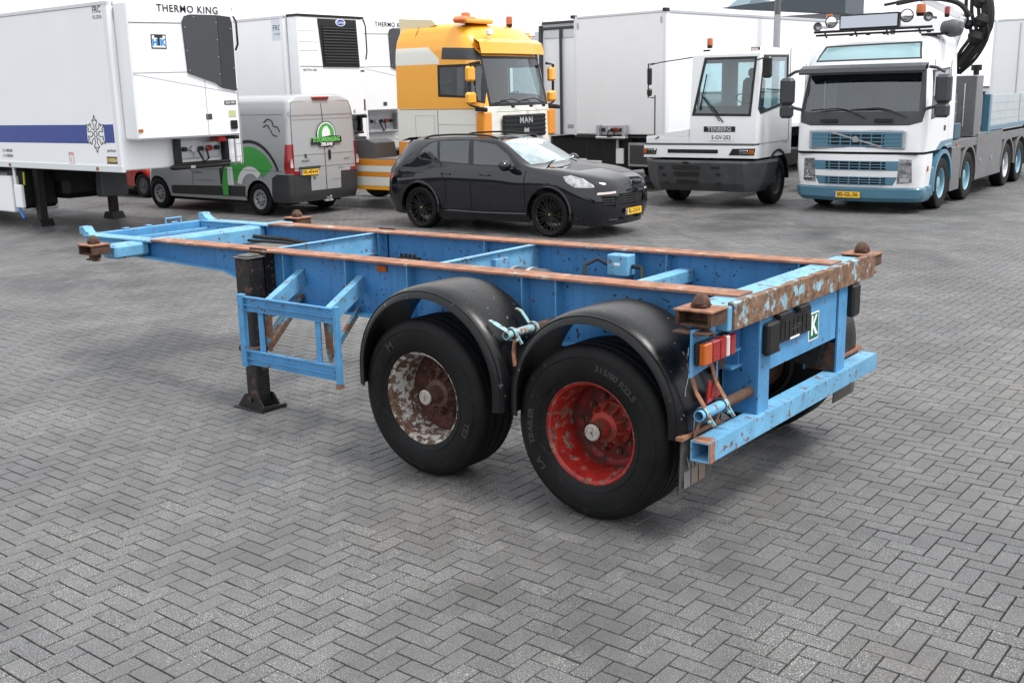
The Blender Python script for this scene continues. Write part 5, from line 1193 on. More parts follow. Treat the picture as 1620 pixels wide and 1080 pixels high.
b = MB(); b.box((-.05, .55, 1.72), (.5, .5, .16), None, .06); b.box((-.32, .55, 2.2), (.16, .5, .85), Matrix.Rotation(rad(-8), 3, 'Y'), .07); b.box((-.38, .55, 2.72), (.12, .28, .2), None, .05); b.build('seat', m_seat, TE)
b = MB(); b.lathe([(.17, 0), (.185, .012), (.17, .024), (.158, .012), (.17, 0)], (.62, .75, 2.18), (-.6, 0, .8), 24); b.tube([(.8, .75, 2.0), (.62, .75, 2.18)], .025, 6); b.build('steering_wheel', m_ptrim, TE)
b = MB(); b.tube([(1.23, .55, 1.74), (1.2, .1, 2.25)], .012, 6); b.tube([(1.24, .48, 1.76), (1.2, .05, 2.28)], .010, 6); b.tube([(1.20, .02, 1.98), (1.185, .16, 2.70)], .014, 6); b.build('wiper', m_ptrim, TE)
b = MB(); b.bb(-.8, 1.20, -1.22, -.204, 1.02, 1.46, .03); b.build('engine_hood', m_wt, TE)
b = MB(); b.prism([(-1.2, 1.45), (-.22, 1.45), (-.22, 1.60)], 0, .3, 1.195); b.build('hood_slope', m_wt, TE)
b = MB(); b.bb(1.0, 1.235, -1.225, 1.255, 1.275, 1.315, .004); b.build('dark_band', m_mgrey, TE)
b = MB(); b.prism([(-.3, 1.01), (1.10, 1.01), (1.245, 1.02), (1.235, 1.27), (-.3, 1.27)], 1, -1.24, 1.262); b.build('front_panel', m_wt, TE)
b = MB(); b.bb(1.235, 1.252, -.68, .46, 1.11, 1.19, .02); b.build('intake_slot', m_dark, TE)
b = MB(); b.bar((1.255, -.60, 1.135), (1.255, .42, 1.14), .006, .012); b.build('slot_edge', m_chrome, TE)
for pl, nm, mm in (([(.78, 1.21), (1.27, 1.22), (1.24, 1.08), (.70, 1.08)], 'lamp_panel', m_ptrim), ([(-1.24, 1.20), (-.93, 1.20), (-.95, 1.08), (-1.24, 1.08)], 'lamp_panel', m_ptrim)):
    b = MB(); b.prism(pl, 0, 1.246, 1.256); b.build(nm, mm, TE)
for y0, y1 in ((.93, 1.12), (-1.14, -.97)): b = MB(); b.bb(1.256, 1.268, y0, y1, 1.10, 1.185, .004); b.build('headlight', m_chrome, TE)
for y0, y1 in ((1.14, 1.24), (-1.24, -1.16)): b = MB(); b.bb(1.256, 1.268, y0, y1, 1.10, 1.19, .004); b.build('indicator', m_orange, TE)
b = MB(); b.bb(1.20, 1.212, .12, .81, 1.545, 1.655, .003); nb = b.build('name_board', m_ptrim, TE); lettering('TERBERG', .115, m_alu, nb, (1.2145, .465, 1.60), (0, 1, 0), (0, 0, 1), .003, 1.12)
number_plate('5-GV-252', TE, (1.21, .51, 1.43), (0, 1, 0), (0, 0, 1), .54, .12, False, m_print)
b = MB(); b.prism([(-.02, .0), (.06, .035), (.02, .05), (-.06, .0)], 0, 1.2, 1.21); 
for i, v in enumerate(b.v): b.v[i] = (v[0], v[1] - .95, v[2] + 1.395)
b.build('hood_emblem', m_ptrim, TE)
# bumper: plan outline with swept ends
def bumper_ring(z, ins, top=0):
    P = [(.35, -1.33 + ins), (.95, -1.33 + ins), (1.35 - ins, -.88), (1.37 - ins, 1.05), (.95, 1.42 - ins), (.35, 1.42 - ins)]
    return [(x, y, z) for x, y in P]
b = MB(); rows = [bumper_ring(.33, .22), bumper_ring(.50, .10), bumper_ring(.92, 0), bumper_ring(.965, .02)]
b.grid(rows); b.add(rows[-1], [tuple(range(6))]); b.add(rows[0], [tuple(range(6))[::-1]]); bp_ = b.build('steel_bumper', m_steel, TE, ang=20)
def slot(y, z, w, h, x):
    pts = [(w / 2 - h / 2) * 1 + 0 for _ in (0,)]; q = []
    for k in range(7): a = -math.pi / 2 + math.pi * k / 6; q.append((w / 2 - h / 2 + h / 2 * math.cos(a), h / 2 * math.sin(a)))
    for k in range(7): a = math.pi / 2 + math.pi * k / 6; q.append((-w / 2 + h / 2 + h / 2 * math.cos(a), h / 2 * math.sin(a)))
    decal(q, m_dark, bp_, (x, y, z), (0, 1, 0), (-.2, 0, 1), 'bumper_slot', .003)
for z, w, x in ((.83, .62, 1.358), (.69, .58, 1.33), (.53, .52, 1.275)): slot(-.20, z, w, .07, x)
for y, z, w in ((.45, .83, .2), (.5, .69, .12), (.5, .50, .12), (-.78, .82, .12), (-.72, .66, .1), (-.68, .50, .08)): slot(y, z, w, .055, 1.358 - (.85 - z) * .235)
b = MB(); b.bb(1.36, 1.39, -.27, -.13, .915, .95, .01); b.build('tow_hook', m_ptrim, bp_)
b = MB(); b.bb(-4.2, 1.0, -.42, .42, .6, .95); b.bb(-.6, .9, -1.0, 1.0, .62, 1.01); b.build('frame', m_dark, TE)
for s in (1, -1): truck_wheel(tw_grey, TE, 0, s * 1.06 + .06, s, s > 0, z=.5)
for x in (-3.2,):
    for s in (1, -1): truck_wheel(tw_grey, TE, x, s * 1.06, s, False)
for s in (1, -1):
    b = MB(); b.grid([[(r * math.cos(rad(a)), yy, .5 + r * math.sin(rad(a))) for (r, yy) in ((.60, s * .85), (.65, s * .85), (.65, s * 1.28), (.60, s * 1.28))] for a in range(0, 181, 10)], closed=True); b.build('wheel_arch', m_ptrim, TE)
beacon(TE, .8, .04, 3.28, .06, .14); b = MB(); b.bb(.86, .98, -.03, .12, 3.09, 3.19, .01); b.build('work_lamp', m_ptrim, TE); b = MB(); b.bb(.95, 1.02, 1.02, 1.2, 3.10, 3.20, .01); wl = b.build('work_lamp', m_ptrim, TE)
b = MB(); b.bb(1.021, 1.03, 1.04, 1.18, 3.115, 3.185); b.build('lamp_glass', m_clearlens, wl)
b = MB(); b.tube([(.9, -.1, 3.07), (1.0, -1.0, 2.97), (1.05, -1.22, 2.92)], .012, 6); b.tube([(1.1, -1.08, 2.95), (1.1, -1.22, 2.95), (1.1, -1.22, 2.25), (1.1, -1.08, 2.25)], .014, 6); b.tube([(1.1, -1.06, 2.3), (1.1, -1.06, 1.45)], .014, 6); b.build('mirror_bracket', m_ptrim, TE)
mirror_box(TE, (1.14, -1.17, 2.69), (.10, .09, .36), m_ptrim); mirror_box(TE, (1.14, -1.17, 2.36), (.10, .10, .16), m_ptrim)
mirror_box(TE, (1.2, 1.45, 2.80), (.14, .18, .42), m_ptrim); 
b = MB(); b.tube([(1.1, 1.2, 2.95), (1.2, 1.45, 3.0)], .015, 6); b.build('mirror_bracket', m_ptrim, TE)
gap(TE, [(-.6, 1.253, 3.2), (-.62, 1.253, 1.3)], .008, m_mgrey); gap(TE, [(-.6, 1.262, 1.30), (1.2, 1.262, 1.30)], .006)
b = MB(); b.tube([(-.2, 1.27, 2.40), (-.2, 1.3, 2.35), (.8, 1.3, 2.38)], .012, 5); b.build('grab_rail', m_ptrim, TE)

# ---- orange and white tractor unit ----------------------------------------------
_a = rad(183); MX, MY = 13.709 - math.sin(_a) * 1.24, -10.649 + math.cos(_a) * 1.24
MA = thing('orange_truck', 'orange and cream tall-roofed tractor unit standing behind the black SUV', 'truck', (MX, MY, 0), 183)
# x forward with 0 at the rear wall of the cab, front at 2.42
lv = [(.55, 2.40, .0, 1.22, .22, .05, .10), (1.2, 2.44, .0, 1.24, .22, .05, .10), (2.12, 2.42, .0, 1.24, .24, .05, .10), (2.2, 2.40, .0, 1.24, .24, .05, .10), (3.12, 2.18, .0, 1.23, .26, .05, .10), (3.3, 2.16, .0, 1.22, .28, .06, .10),
      (3.5, 2.08, .0, 1.18, .3, .08, .1), (3.72, 1.90, .05, 1.10, .34, .1, .1), (3.80, 1.7, .1, 1.0, .34, .15, .1), (3.83, 1.4, .2, .8, .3, .2, .08)]
sh = Shell(loftbody(lv, 3)); fr = lambda c, n: c.x > 1.6 and n.x > .3
sh.cut(5, [(-.98, 2.22), (1.0, 2.22), (.98, 3.10), (-.96, 3.10)], (1, 2), fr); sh.cut(4, [(-1.05, 2.16), (1.07, 2.16), (1.03, 3.15), (-1.01, 3.15)], (1, 2), fr)
sh.cut(2, [(-1.5, .5), (1.5, .5), (1.5, 2.165), (-1.5, 2.165)], (1, 2), lambda c, n: c.x > 2.22 and n.x > .45)
for s in (1, -1):
    ts = lambda c, n, s=s: c.y * s > .95
    sh.cut(9, arc(1.0, .5, .62), (0, 2), ts)
    sh.cut(6, [(1.26, 3.11), (2.10, 3.07), (2.12, 3.30), (1.28, 3.34)], (0, 2), ts)
    sh.cut(7, [(1.20, 2.95), (2.13, 2.95), (2.20, 2.27), (1.85, 2.38), (1.20, 2.42)], (0, 2), ts)
    sh.cut(8, [(1.15, 3.0), (2.18, 3.0), (2.26, 2.22), (1.85, 2.34), (1.15, 2.37)], (0, 2), ts)
    sh.cut(3, [(.0, .50), (.42, .5), (.42, 1.30), (.33, 1.45), (-.1, 1.47)], (0, 2), ts)
    sh.cut(10, [(-.1, 3.02), (1.2, 3.02), (1.2, 3.12), (.9, 3.36), (-.1, 3.36)], (0, 2), ts)
    sh.cut(2, [(-.1, .5), (2.6, .5), (2.6, 2.10), (-.1, 2.14)], (0, 2), lambda c, n, s=s: c.y * s > .95 or (c.x < .02 and False))
sh.ready()
sh.take(0, 'cab', m_yelpaint, MA); sh.take(2, 'cream_panel', m_offwh, MA); sh.take(3, 'orange_corner', m_orpaint, MA, split=lambda c: c.y > 0); sh.take(10, 'cream_stripe', m_offwh, MA, split=lambda c: c.y > 0)
sh.take(5, 'windscreen', m_clear, MA); sh.take(4, 'windscreen_seal', m_ptrim, MA, off=.003)
sh.take(6, 'upper_window', m_dgrey, MA, off=.004, split=lambda c: c.y > 0); sh.take(7, 'side_window', m_clear, MA, split=lambda c: c.y > 0); cab_interior(MA, 2.1, .05, 1.16, 1.4, 2.22, 3.3, .5); sh.take(8, 'window_seal', m_ptrim, MA, off=.003, split=lambda c: c.y > 0)
for s in (1, -1):
    for P in ([(.42, .6), (.42, 3.3), (.6, 3.78)], [(1.12, .9), (1.12, 2.1)], [(2.28, .9), (2.3, 2.2)]): gap(MA, [(x, s * (1.243 - max(0, z - 3.1) * .2), z) for x, z in P], .006)
    gap(MA, [(.1, s * 1.243, 2.12), (1.1, s * 1.243, 2.12), (2.3, s * 1.243, 2.12)], .005); gap(MA, [(1.12, s * 1.243, 1.82), (2.3, s * 1.243, 1.80)], .005, m_galv)
    gap(MA, [(.52, s * 1.243, 1.3), (.52, s * 1.243, 2.0), (1.03, s * 1.243, 2.0), (1.03, s * 1.243, 1.3)], .004, m_galv)
    b = MB(); b.bb(1.28, 1.46, s * 1.235, s * 1.262, 1.48, 1.62, .01); b.build('door_handle', m_ptrim, MA)
    b = MB(); b.bb(2.13, 2.36, s * 1.02, s * 1.30, 1.52, 2.06, .03); b.build('wind_deflector', m_orpaint, MA)
    mirror_box(MA, (2.15, s * 1.45, 2.33), (.16, .24, .24), m_yelpaint); mirror_box(MA, (2.15, s * 1.45, 2.80), (.14, .22, .30), m_yelpaint); 
    b = MB(); b.tube([(2.2, s * 1.2, 3.02), (2.18, s * 1.48, 3.0), (2.16, s * 1.5, 2.2), (2.2, s * 1.25, 2.14)], .03, 8); b.bar((2.15, s * 1.30, 2.12), (2.45, s * 1.32, 2.10), .08, .09, .02); b.build('mirror_arm', m_ptrim, MA)
b = MB(); b.bb(2.40, 2.455, -.76, .76, 1.52, 1.98, .02); gr_ = b.build('grille', m_ptrim, MA)
for z in np.linspace(1.56, 1.92, 5): b = MB(); b.bb(2.456, 2.475, -.74, .74, z, z + .045, .006); b.build('grille_slat', m_ptrim, gr_)
lettering('MAN', .16, m_alu, gr_, (2.478, 0, 1.86), (0, 1, 0), (0, 0, 1), .006, 1.25, space=1.15)
decal([(-.1, -.04), (.1, -.04), (.08, .05), (.0, .02), (-.06, .06)], m_alu, gr_, (2.478, 0, 1.66), (0, 1, 0), (0, 0, 1), 'grille_emblem')
gap(MA, [(2.46, 1.0, 2.05), (2.50, 0, 2.05), (2.46, -1.0, 2.05)], .005)
b = MB(); rows = []
for y in np.linspace(-1.12, 1.12, 11): o = .10 * (y / 1.1) ** 2; rows.append([(2.10 - o, y, 3.50), (2.25 - o, y, 3.42), (2.30 - o, y, 3.20), (2.27 - o, y, 3.19), (2.14 - o, y, 3.28)])
b.grid(rows, closed=True); b.build('sun_visor', m_yelpaint, MA)
for y in (-.72, .75):
    b = MB(); b.box((2.12, y, 3.61), (.12, .17, .13), None, .03); b.build('roof_lamp', m_chrome, MA)
for s in (-.45, .35): b = MB(); b.tube([(2.50, s + .3, 2.19), (2.46, s, 2.3), (2.44, s - .4, 2.27)], .012, 5); b.build('wiper', m_ptrim, MA)
for y in (-.5, .15, .62): b = MB(); b.lathe([(.001, -.05), (.03, -.03), (.03, .03), (.001, .05)], (2.5, y, 2.15), (0, 1, 0), 8); b.build('wiper_pivot', m_ptrim, MA)
b = MB(); b.bb(1.55, 1.85, -1.12, -.2, 3.80, 3.90, .03); b.build('beacon_bar', m_yelpaint, MA); b = MB(); b.bb(1.52, 1.84, -1.2, -.72, 3.80, 3.93, .05); b.lathe([(.10, 0), (.09, .1), (.001, .12)], (1.7, -.95, 3.90), (0, 0, 1), 14); b.build('light_bar', mat('orange_lens_bar', (.70, .15, .02), .2, coat=.6), MA)
beacon(MA, 1.7, .55, 3.83, .07, .16)
b = MB(); b.prism([(.05, 3.6), (1.0, 3.80), (.9, 3.9), (.0, 3.97)], 1, -1.05, 1.05); b.build('roof_spoiler', mat('cream_spoiler', (.72, .62, .40), .35), MA)
# chassis behind the cab
b = MB(); b.bb(-3.6, .1, -.42, .42, .7, 1.0); b.bb(-.3, 2.2, -1.0, 1.0, .3, .7); b.build('frame', m_dark, MA)
for s in (1, -1):
    for z0, z1, mm in ((.42, .50, m_yelpaint), (.505, .70, m_offwh), (.705, .80, m_orpaint), (.805, .94, m_offwh), (.945, 1.07, m_orpaint)):
        b = MB(); b.bb(-1.75, -.02, s * 1.16, s * 1.235, z0, z1, .004); b.build('striped_skirt', mm, MA)
for x in (1.0, -2.7):
    for s in (1, -1): truck_wheel(tw_grey, MA, x, s * 1.07, s, False)
b = MB(); b.bb(-1.7, -.05, -1.15, 1.15, 1.075, 1.10); b.build('catwalk', m_galv, MA)
b = MB(); b.prism([(-2.0, 1.1), (-.7, 1.1), (-.75, 1.42), (-1.0, 1.5), (-1.9, 1.46)], 1, -1.16, -.5); b.build('rear_mudguard', m_mgrey, MA)
b = MB(); b.bb(-2.2, -.9, -.45, .45, 1.1, 1.24, .03); b.tube([(-.6, -.5, 1.2), (-.6, -.3, 1.34), (-.7, .2, 1.3), (-.8, .4, 1.15)], .05, 6); b.build('fifth_wheel', m_ptrim, MA)
# ---------------------------------------------------------------- reefer semi-trailers and boxes (nose towards +x of their own frame)
m_tkdark = mat('unit_louvre', (.05, .053, .058), .55, bump=.5, bs=160)
GR = 'refrigerated trailers parked side by side'; GB = 'plain white box trailers parked behind the trucks'
m_navy = mat('navy_stripe', (.028, .055, .27), .4)
def box_trailer(name, label, x, y, deg, z0, z1, w=2.56, L=13.4, group=None):
    T_ = thing(name, label, 'trailer', (x, y, 0), deg, group)
    b = MB(); b.bb(-L, 0, -w / 2, w / 2, z0, z1, .02); b.build('box', m_white, T_)
    for s in (1, -1):
        b = MB(); b.bb(-.14, .012, s * (w / 2 - .08), s * (w / 2 + .012), z0 + .02, z1 - .02, .02); b.build('corner_post', mat('post_white', (.74, .76, .79), .35), T_)
        b = MB(); b.bb(-L, .014, s * (w / 2 - .06), s * (w / 2 + .016), z1 - .06, z1 + .012, .01); b.build('top_rail', m_alu, T_)
        b = MB(); b.bb(-L, .014, s * (w / 2 - .06), s * (w / 2 + .016), z0 - .03, z0 + .09, .01); b.build('bottom_rail', mat('rail_white', (.66, .69, .70), .4), T_)
    b = MB(); b.bb(-.02, .016, -w / 2 + .09, w / 2 - .09, z1 - .05, z1 + .012, .01); b.build('front_top_rail', m_alu, T_)
    b = MB(); b.bb(-L + .5, -3.6, -.45, .45, z0 - .35, z0 - .031); b.build('frame_beam', m_dark, T_)
    return T_
def running_gear(T_, z0, L=13.4):
    for k in range(3):
        for s in (1, -1): truck_wheel(tw_grey, T_, -L + 1.6 + k * 1.31, s * 1.08, s, False)
    b = MB(); b.bb(-L + .6, -8.2, -.5, .5, .45, z0 - .1); b.build('bogie', m_dark, T_)
def trailer_legs(T_, x, y, z0):
    for s in (1, -1):
        b = MB(); b.bb(x - .08, x + .08, s * y - .08, s * y + .08, .12, z0 - .031, .01); lg = b.build('landing_leg', m_black, T_)
        b = MB(); b.prism([(x - .2, 0), (x + .2, 0), (x + .12, .14), (x - .12, .14)], 1, s * y - .14, s * y + .14); b.build('foot', m_black, lg)
def cooling_unit(T_, y0, y1, za, zb, d=.40):
    b = MB(); b.bb(.0165, d, y0, y1, za, zb, .03); return b.build('cooling_unit', m_whitegl, T_)
def coupling_panel(T_, z0, yc=0., w=.9, x=.02, h=.34, m=None, zt=None):
    zt = zt or z0 + .42
    b = MB()
    for s in (1, -1): b.bb(x, x + .16, yc + s * w / 2 - .04, yc + s * w / 2 + .04, zt - h, zt, .01)
    b.bb(x, x + .18, yc - w / 2 - .06, yc + w / 2 + .06, zt - h - .06, zt - h, .02); cp = b.build('coupling_bracket', m or m_ptrim, T_)
    for k in range(5):
        y = yc - w * .34 + k * w * .17; b = MB(); b.cyl((x, y, zt - h * .45), (x + .10, y, zt - h * .45), .045 + .012 * (k % 2), n=10); b.build('coupling', (m_ptrim, m_alu, m_ptrim, m_redlens, m_ptrim)[k], cp)
    b = MB(); b.bb(x, x + .03, yc - w * .42, yc + w * .42, zt - h * .85, zt - h * .1); b.build('coupling_plate', m_alu, cp)
    b = MB(); b.tube([(x + .1, yc - .1, zt - h * .5), (x + .2, yc - .05, zt - h), (x + .14, yc + .1, zt - h * .9), (x + .1, yc + .1, zt - h * .5)], .02, 6); b.build('cable', m_rubber, cp)
    return cp
def tk_front(T_, o, zt, k=1., text_=True):
    """front of a unit with a dark louvre shoulder; o shifts it sideways, zt is the top"""
    X = .44; u = cooling_unit(T_, -1.20 + o, .97 + o, zt - 2.31, zt, X - .004)
    P = [(-.14, -.31), (-.08, -.21), (.03, -.18), (.60, -.17), (.60, -1.44), (.49, -1.36), (-.10, -1.18)]
    b = MB(); b.prism([(a + o, zt + c) for a, c in P], 0, X, X + .03); b.build('louvre_panel', m_tkdark, u)
    P = [(.615, -.17), (.90, -.19), (.935, -.3), (.93, -1.50), (.615, -1.445)]
    b = MB(); b.prism([(a + o, zt + c) for a, c in P], 0, X, X + .022); b.build('louvre_panel', mat('unit_louvre_side', (.032, .034, .038), .6, bump=.5, bs=160), u)
    b = MB()
    for a, c in ((-.1, -.4), (-.09, -.8), (.57, -.3), (.57, -.6), (.57, -.9), (.57, -1.2), (.88, -.4), (.89, -1.1), (.1, -.22), (-.07, -1.14)): b.cyl((X + .03, a + o, zt + c), (X + .038, a + o, zt + c), .012, n=6)
    b.build('panel_screws', m_galv, u)
    gap(u, [(X, -1.19 + o, zt - .35), (X, -.15 + o, zt - .33)], .006); gap(u, [(X, -1.19 + o, zt - 1.18), (X, -.10 + o, zt - 1.16)], .005, m_galv); gap(u, [(X, .25 + o, zt - 1.3), (X, .25 + o, zt - 2.28)], .005, m_galv)
    gap(u, [(X, -1.19 + o, zt - 1.2), (X, .95 + o, zt - 1.55)], .003, m_galv)
    if text_: lettering('THERMO KING', .175, m_text, u, (X + .003, .02 + o, zt - .095), (0, 1, 0), (0, 0, 1), .0022, 1.0, space=1.12)
    return u, X
def code_label(p_, c, w, h, right=(0, 1, 0), m=None): 
    d = decal(rect(w, h), m or m_dgrey, p_, c, right, (0, 0, 1), 'sticker', .002); return d
T1 = box_trailer('reefer_trailer', 'white refrigerated trailer with blue stripe and snowflake on its side, at the left edge', 14.55, -5.92, 180, 1.235, 4.09, 2.6, group=GR)
u, X = tk_front(T1, 0, 4.075)
# maker's square emblem: letters T and K in a frame
e = decal(rect(.30, .24), m_text, u, (X + .001, -.635, 3.42), (0, 1, 0), (0, 0, 1), 'unit_emblem'); decal(rect(.26, .20), m_print, e, (X + .003, -.635, 3.42), (0, 1, 0), (0, 0, 1), 'emblem_field')
lettering('T', .22, m_text, e, (X + .0065, -.635, 3.43), (0, 1, 0), (0, 0, 1), .012, 1.1); lettering('K', .15, mat('emblem_blue', (.03, .25, .6), .4), e, (X + .0055, -.555, 3.40), (0, 1, 0), (0, 0, 1), .01); lettering('H', .14, mat('emblem_blue'), e, (X + .0055, -.71, 3.40), (0, 1, 0), (0, 0, 1), .01)
lb = code_label(u, (X, .77, 2.36), .26, .075); lettering('SLXi 300', .055, m_print, lb, (X + .0045, .77, 2.36), (0, 1, 0), (0, 0, 1), .001)
code_label(u, (X, .28, 2.12), .13, .10); code_label(u, (X, .80, 2.16), .16, .12, m=mat('yellow_green_sticker', (.45, .52, .25), .5)); 
b = MB(); b.bb(X, X + .03, .74, .89, 1.88, 2.04, .01); b.build('control_box', m_ptrim, u)
b = MB(); b.bb(X - .01, X + .014, -1.19, -1.11, 1.90, 1.95); b.build('side_marker', m_orange, u)
b = MB(); b.bb(.1, .40, .50, .66, 1.66, 1.755, .02); b.build('red_coupling', m_redlens, T1); b = MB(); b.cyl((.2, .7, 1.73), (.45, .9, 1.73), .035, n=10); b.build('hose_end', m_rubber, T1)

cp = coupling_panel(T1, 1.235, .30, 1.05, .02, .42, None, 1.735)
b = MB(); b.bb(.02, .22, -.38, .86, 1.19, 1.27, .03); b.build('bumper_bar', m_ptrim, cp)
decal(rect(.10, .05), m_galv, cp, (.222, .0, 1.23), (0, 1, 0), (0, 0, 1), 'sticker')
b = MB()
for y in (1.03, 1.19): b.tube([(.12, y, 2.62), (.14, y, 1.9), (.14, y, 1.25), (.10, y, 1.2)], .018, 6)
for z in (2.62, 2.4, 2.12, 1.85, 1.6, 1.36): b.tube([(.13, 1.03, z), (.13, 1.19, z)], .014, 6)
b.build('front_ladder', m_alu, T1)
b = MB(); b.tube([(.42, 1.0, 3.9), (.47, 1.02, 3.8), (.47, 1.02, 3.4), (.42, 1.0, 3.3)], .02, 6); b.build('top_rail_hose', m_ptrim, T1)
for p_ in ((-.17, 3.90), ): b = MB(); b.bb(.012, .03, -1.2, -1.12, 3.80, 3.98, .004); b.build('corner_plate', m_galv, T1)
# side print, on the visible flank (-y)
YS = -1.3005
def flank(T_, poly, m, nm='stripe'): return decal(poly, m, T_, (0, YS, 0), (1, 0, 0), (0, 0, 1), nm)
flank(T1, [(-13.2, 1.66), (-1.03, 1.70), (-1.02, 2.03), (-13.2, 1.99)], m_navy); flank(T1, [(-.47, 1.715), (-.16, 1.72), (-.16, 2.04), (-.47, 2.035)], m_navy)
def snowflake(T_, cx, cz, r):
    b = MB(); y = YS - .004
    def seg(p, q, w=.012): b.bar((p[0], y, p[1]), (q[0], y, q[1]), w, .004, up=(0, 1, 0))
    for k in range(6):
        a = math.pi / 3 * k + math.pi / 2; d = Vector((math.cos(a), math.sin(a))); n = Vector((-d.y, d.x)); c_ = Vector((cx, cz))
        for s in (1, -1):
            pts = [c_ + d * r * .28 + n * s * r * .10, c_ + d * r * .48 + n * s * r * .09, c_ + d * r * .66 + n * s * r * .26, c_ + d * r * .76 + n * s * r * .18, c_ + d * r * .68 + n * s * r * .09, c_ + d * r * .82 + n * s * r * .08, c_ + d * r * 1.0]
            for i in range(len(pts) - 1): seg(pts[i], pts[i + 1])
            seg(c_ + d * r * .2 + n * s * r * .115, c_ + d * r * .28 + n * s * r * .10)
        e0 = c_ + d * r * .16; d2 = Vector((math.cos(a + math.pi / 3), math.sin(a + math.pi / 3))); seg(e0, c_ + d2 * r * .16)
    b.build('snowflake_print', m_text, T_)
snowflake(T1, -.745, 1.87, .33)
lettering('FRC', .15, m_mgrey, T1, (-.31, YS - .003, 3.965), (1, 0, 0), (0, 0, 1), .003); lettering('02-2026', .085, m_mgrey, T1, (-.31, YS - .003, 3.845), (1, 0, 0), (0, 0, 1), 0)
lettering('115-488588', .085, m_mgrey, T1, (-4.0, YS - .003, 1.53), (1, 0, 0), (0, 0, 1), .001); lettering('113-488300', .085, m_mgrey, T1, (-4.0, YS - .003, 1.43), (1, 0, 0), (0, 0, 1), .001)
lettering('perdices', .08, m_mgrey, T1, (-.29, YS - .003, 1.585), (1, 0, 0), (0, 0, 1), .001); ch = flank(T1, [(-.47, 1.35), (-.06, 1.35), (-.06, 1.48), (-.47, 1.48)], mat('gold_black', (.10, .075, .02), .4), 'maker_plate'); lettering('CHEREAU', .09, mat('gold_print', (.75, .62, .25), .4), ch, (-.265, YS - .005, 1.415), (1, 0, 0), (0, 0, 1), .003, .95)
st_ = flank(T1, [(-1.72, 1.31), (-1.55, 1.31), (-1.56, 1.54), (-1.74, 1.54)], mat('pink_sticker', (.62, .35, .33), .5), 'sticker'); decal([(-1.70, 1.34), (-1.57, 1.34), (-1.58, 1.48), (-1.71, 1.48)], m_print, st_, (0, YS - .002, 0), (1, 0, 0), (0, 0, 1), 'sticker_field'); lettering('L', .1, m_text, st_, (-1.64, YS - .006, 1.41), (1, .0, 0), (0, 0, 1))
for x in (-.78, -3.93, -7., -10.): b = MB(); b.bb(x - .04, x + .04, -1.322, -1.3165, 1.225, 1.29); b.build('side_marker', mat('rusty_marker', (.30, .12, .05), .6), T1)
trailer_legs(T1, -3.88, .80, 1.235); running_gear(T1, 1.235)
b = MB(); b.bb(-7.2, -4.12, -1.25, -.3, .30, 1.02, .02); pb = b.build('pallet_box', m_white, T1)
b = MB(); b.bb(-4.02, -3.74, -1.26, -1.18, .40, .86, .02); b.build('crank_bracket', m_white, T1); b = MB(); b.tube([(-3.98, -1.22, .86), (-4.0, -1.22, 1.2)], .03, 6); b.build('bracket_arm', m_white, T1)
b = MB(); b.bb(-5.2, -3.7, -.35, .9, .50, 1.19, .12); b.bb(-4.6, -4.05, -1.1, -.3, .34, 1.19, .08); b.build('fuel_tank', m_rubber, T1); b = MB(); b.bb(-3.65, -3.4, .3, .9, .50, 1.0, .02); b.build('battery_box', m_mgrey, T1)
b = MB(); b.tube([(-4.0, -1.22, .45), (-3.75, -1.25, .20)], .03, 6); b.build('blue_strap', mat('strap_blue', (.03, .15, .5), .5), T1)
b = MB(); b.tube([(-3.86, -1.1, 1.1), (-3.88, -1.1, .85)], .02, 6); b.build('yellow_tag', mat('tag_yellow', (.5, .5, .05), .5), T1)

# carrier-type unit on the second trailer
T2 = box_trailer('reefer_trailer', 'white refrigerated trailer with black slatted cooling unit, rising behind the silver van', 17.9, -12.57, 180, 1.25, 4.30, 2.6, group=GR)
u = cooling_unit(T2, -1.22, .90, 1.95, 4.28, .40); X = .404
b = MB(); b.prism([(-.60, 4.24), (.64, 4.24), (.70, 3.12), (-.49, 3.12)], 0, X, X + .02); bk = b.build('black_panel', m_ptrim, u)
b = MB(); b.prism([(-.50, 4.08), (.62, 4.08), (.66, 3.18), (-.44, 3.18)], 0, X + .021, X + .03); b.build('louvre_opening', m_dark, bk)
for k in range(13): z = 3.22 + k * .068; b = MB(); b.bar((X + .035, -.45 - .003 * k, z), (X + .035, .65 - .002 * k, z), .02, .022); b.build('louvre_slat', m_dgrey, bk)
d = decal(circ(.085, 20, 1.9), m_print, bk, (X + .021, .12, 4.165), (0, 1, 0), (0, 0, 1), 'oval_badge', .004); decal(circ(.07, 20, 1.9), mat('badge_blue', (.02, .07, .35), .4), d, (X + .026, .12, 4.165), (0, 1, 0), (0, 0, 1), 'badge_field'); lettering('Carrier', .085, m_print, d, (X + .0295, .12, 4.165), (0, 1, 0), (0, 0, 1), .001)
b = MB(); b.bb(.017, .42, -1.24, .92, 4.281, 4.33, .01); b.build('unit_top_edge', m_ptrim, u)
b = MB(); b.tube([(.41, .90, 4.28), (.43, .95, 4.1), (.43, .96, 3.5), (.41, .93, 3.3)], .018, 6); b.build('top_hose', m_ptrim, T2)
for z in (3.95, 3.7, 3.5): gap(u, [(X, -1.2, z), (X, -.62, z)], .003, m_galv)
gap(u, [(X, -1.2, 3.14), (X, .88, 3.12)], .006); lettering('VECTOR 1550', .07, m_text, u, (X + .002, -.92, 3.05), (0, 1, 0), (0, 0, 1), .001); code_label(u, (X, .8, 3.03), .13, .04)
code_label(u, (X, .82, 2.20), .05, .28, m=m_text); b = MB(); b.bb(X - .1, X, .78, .88, 1.88, 1.95); b.build('clip', m_ptrim, u)
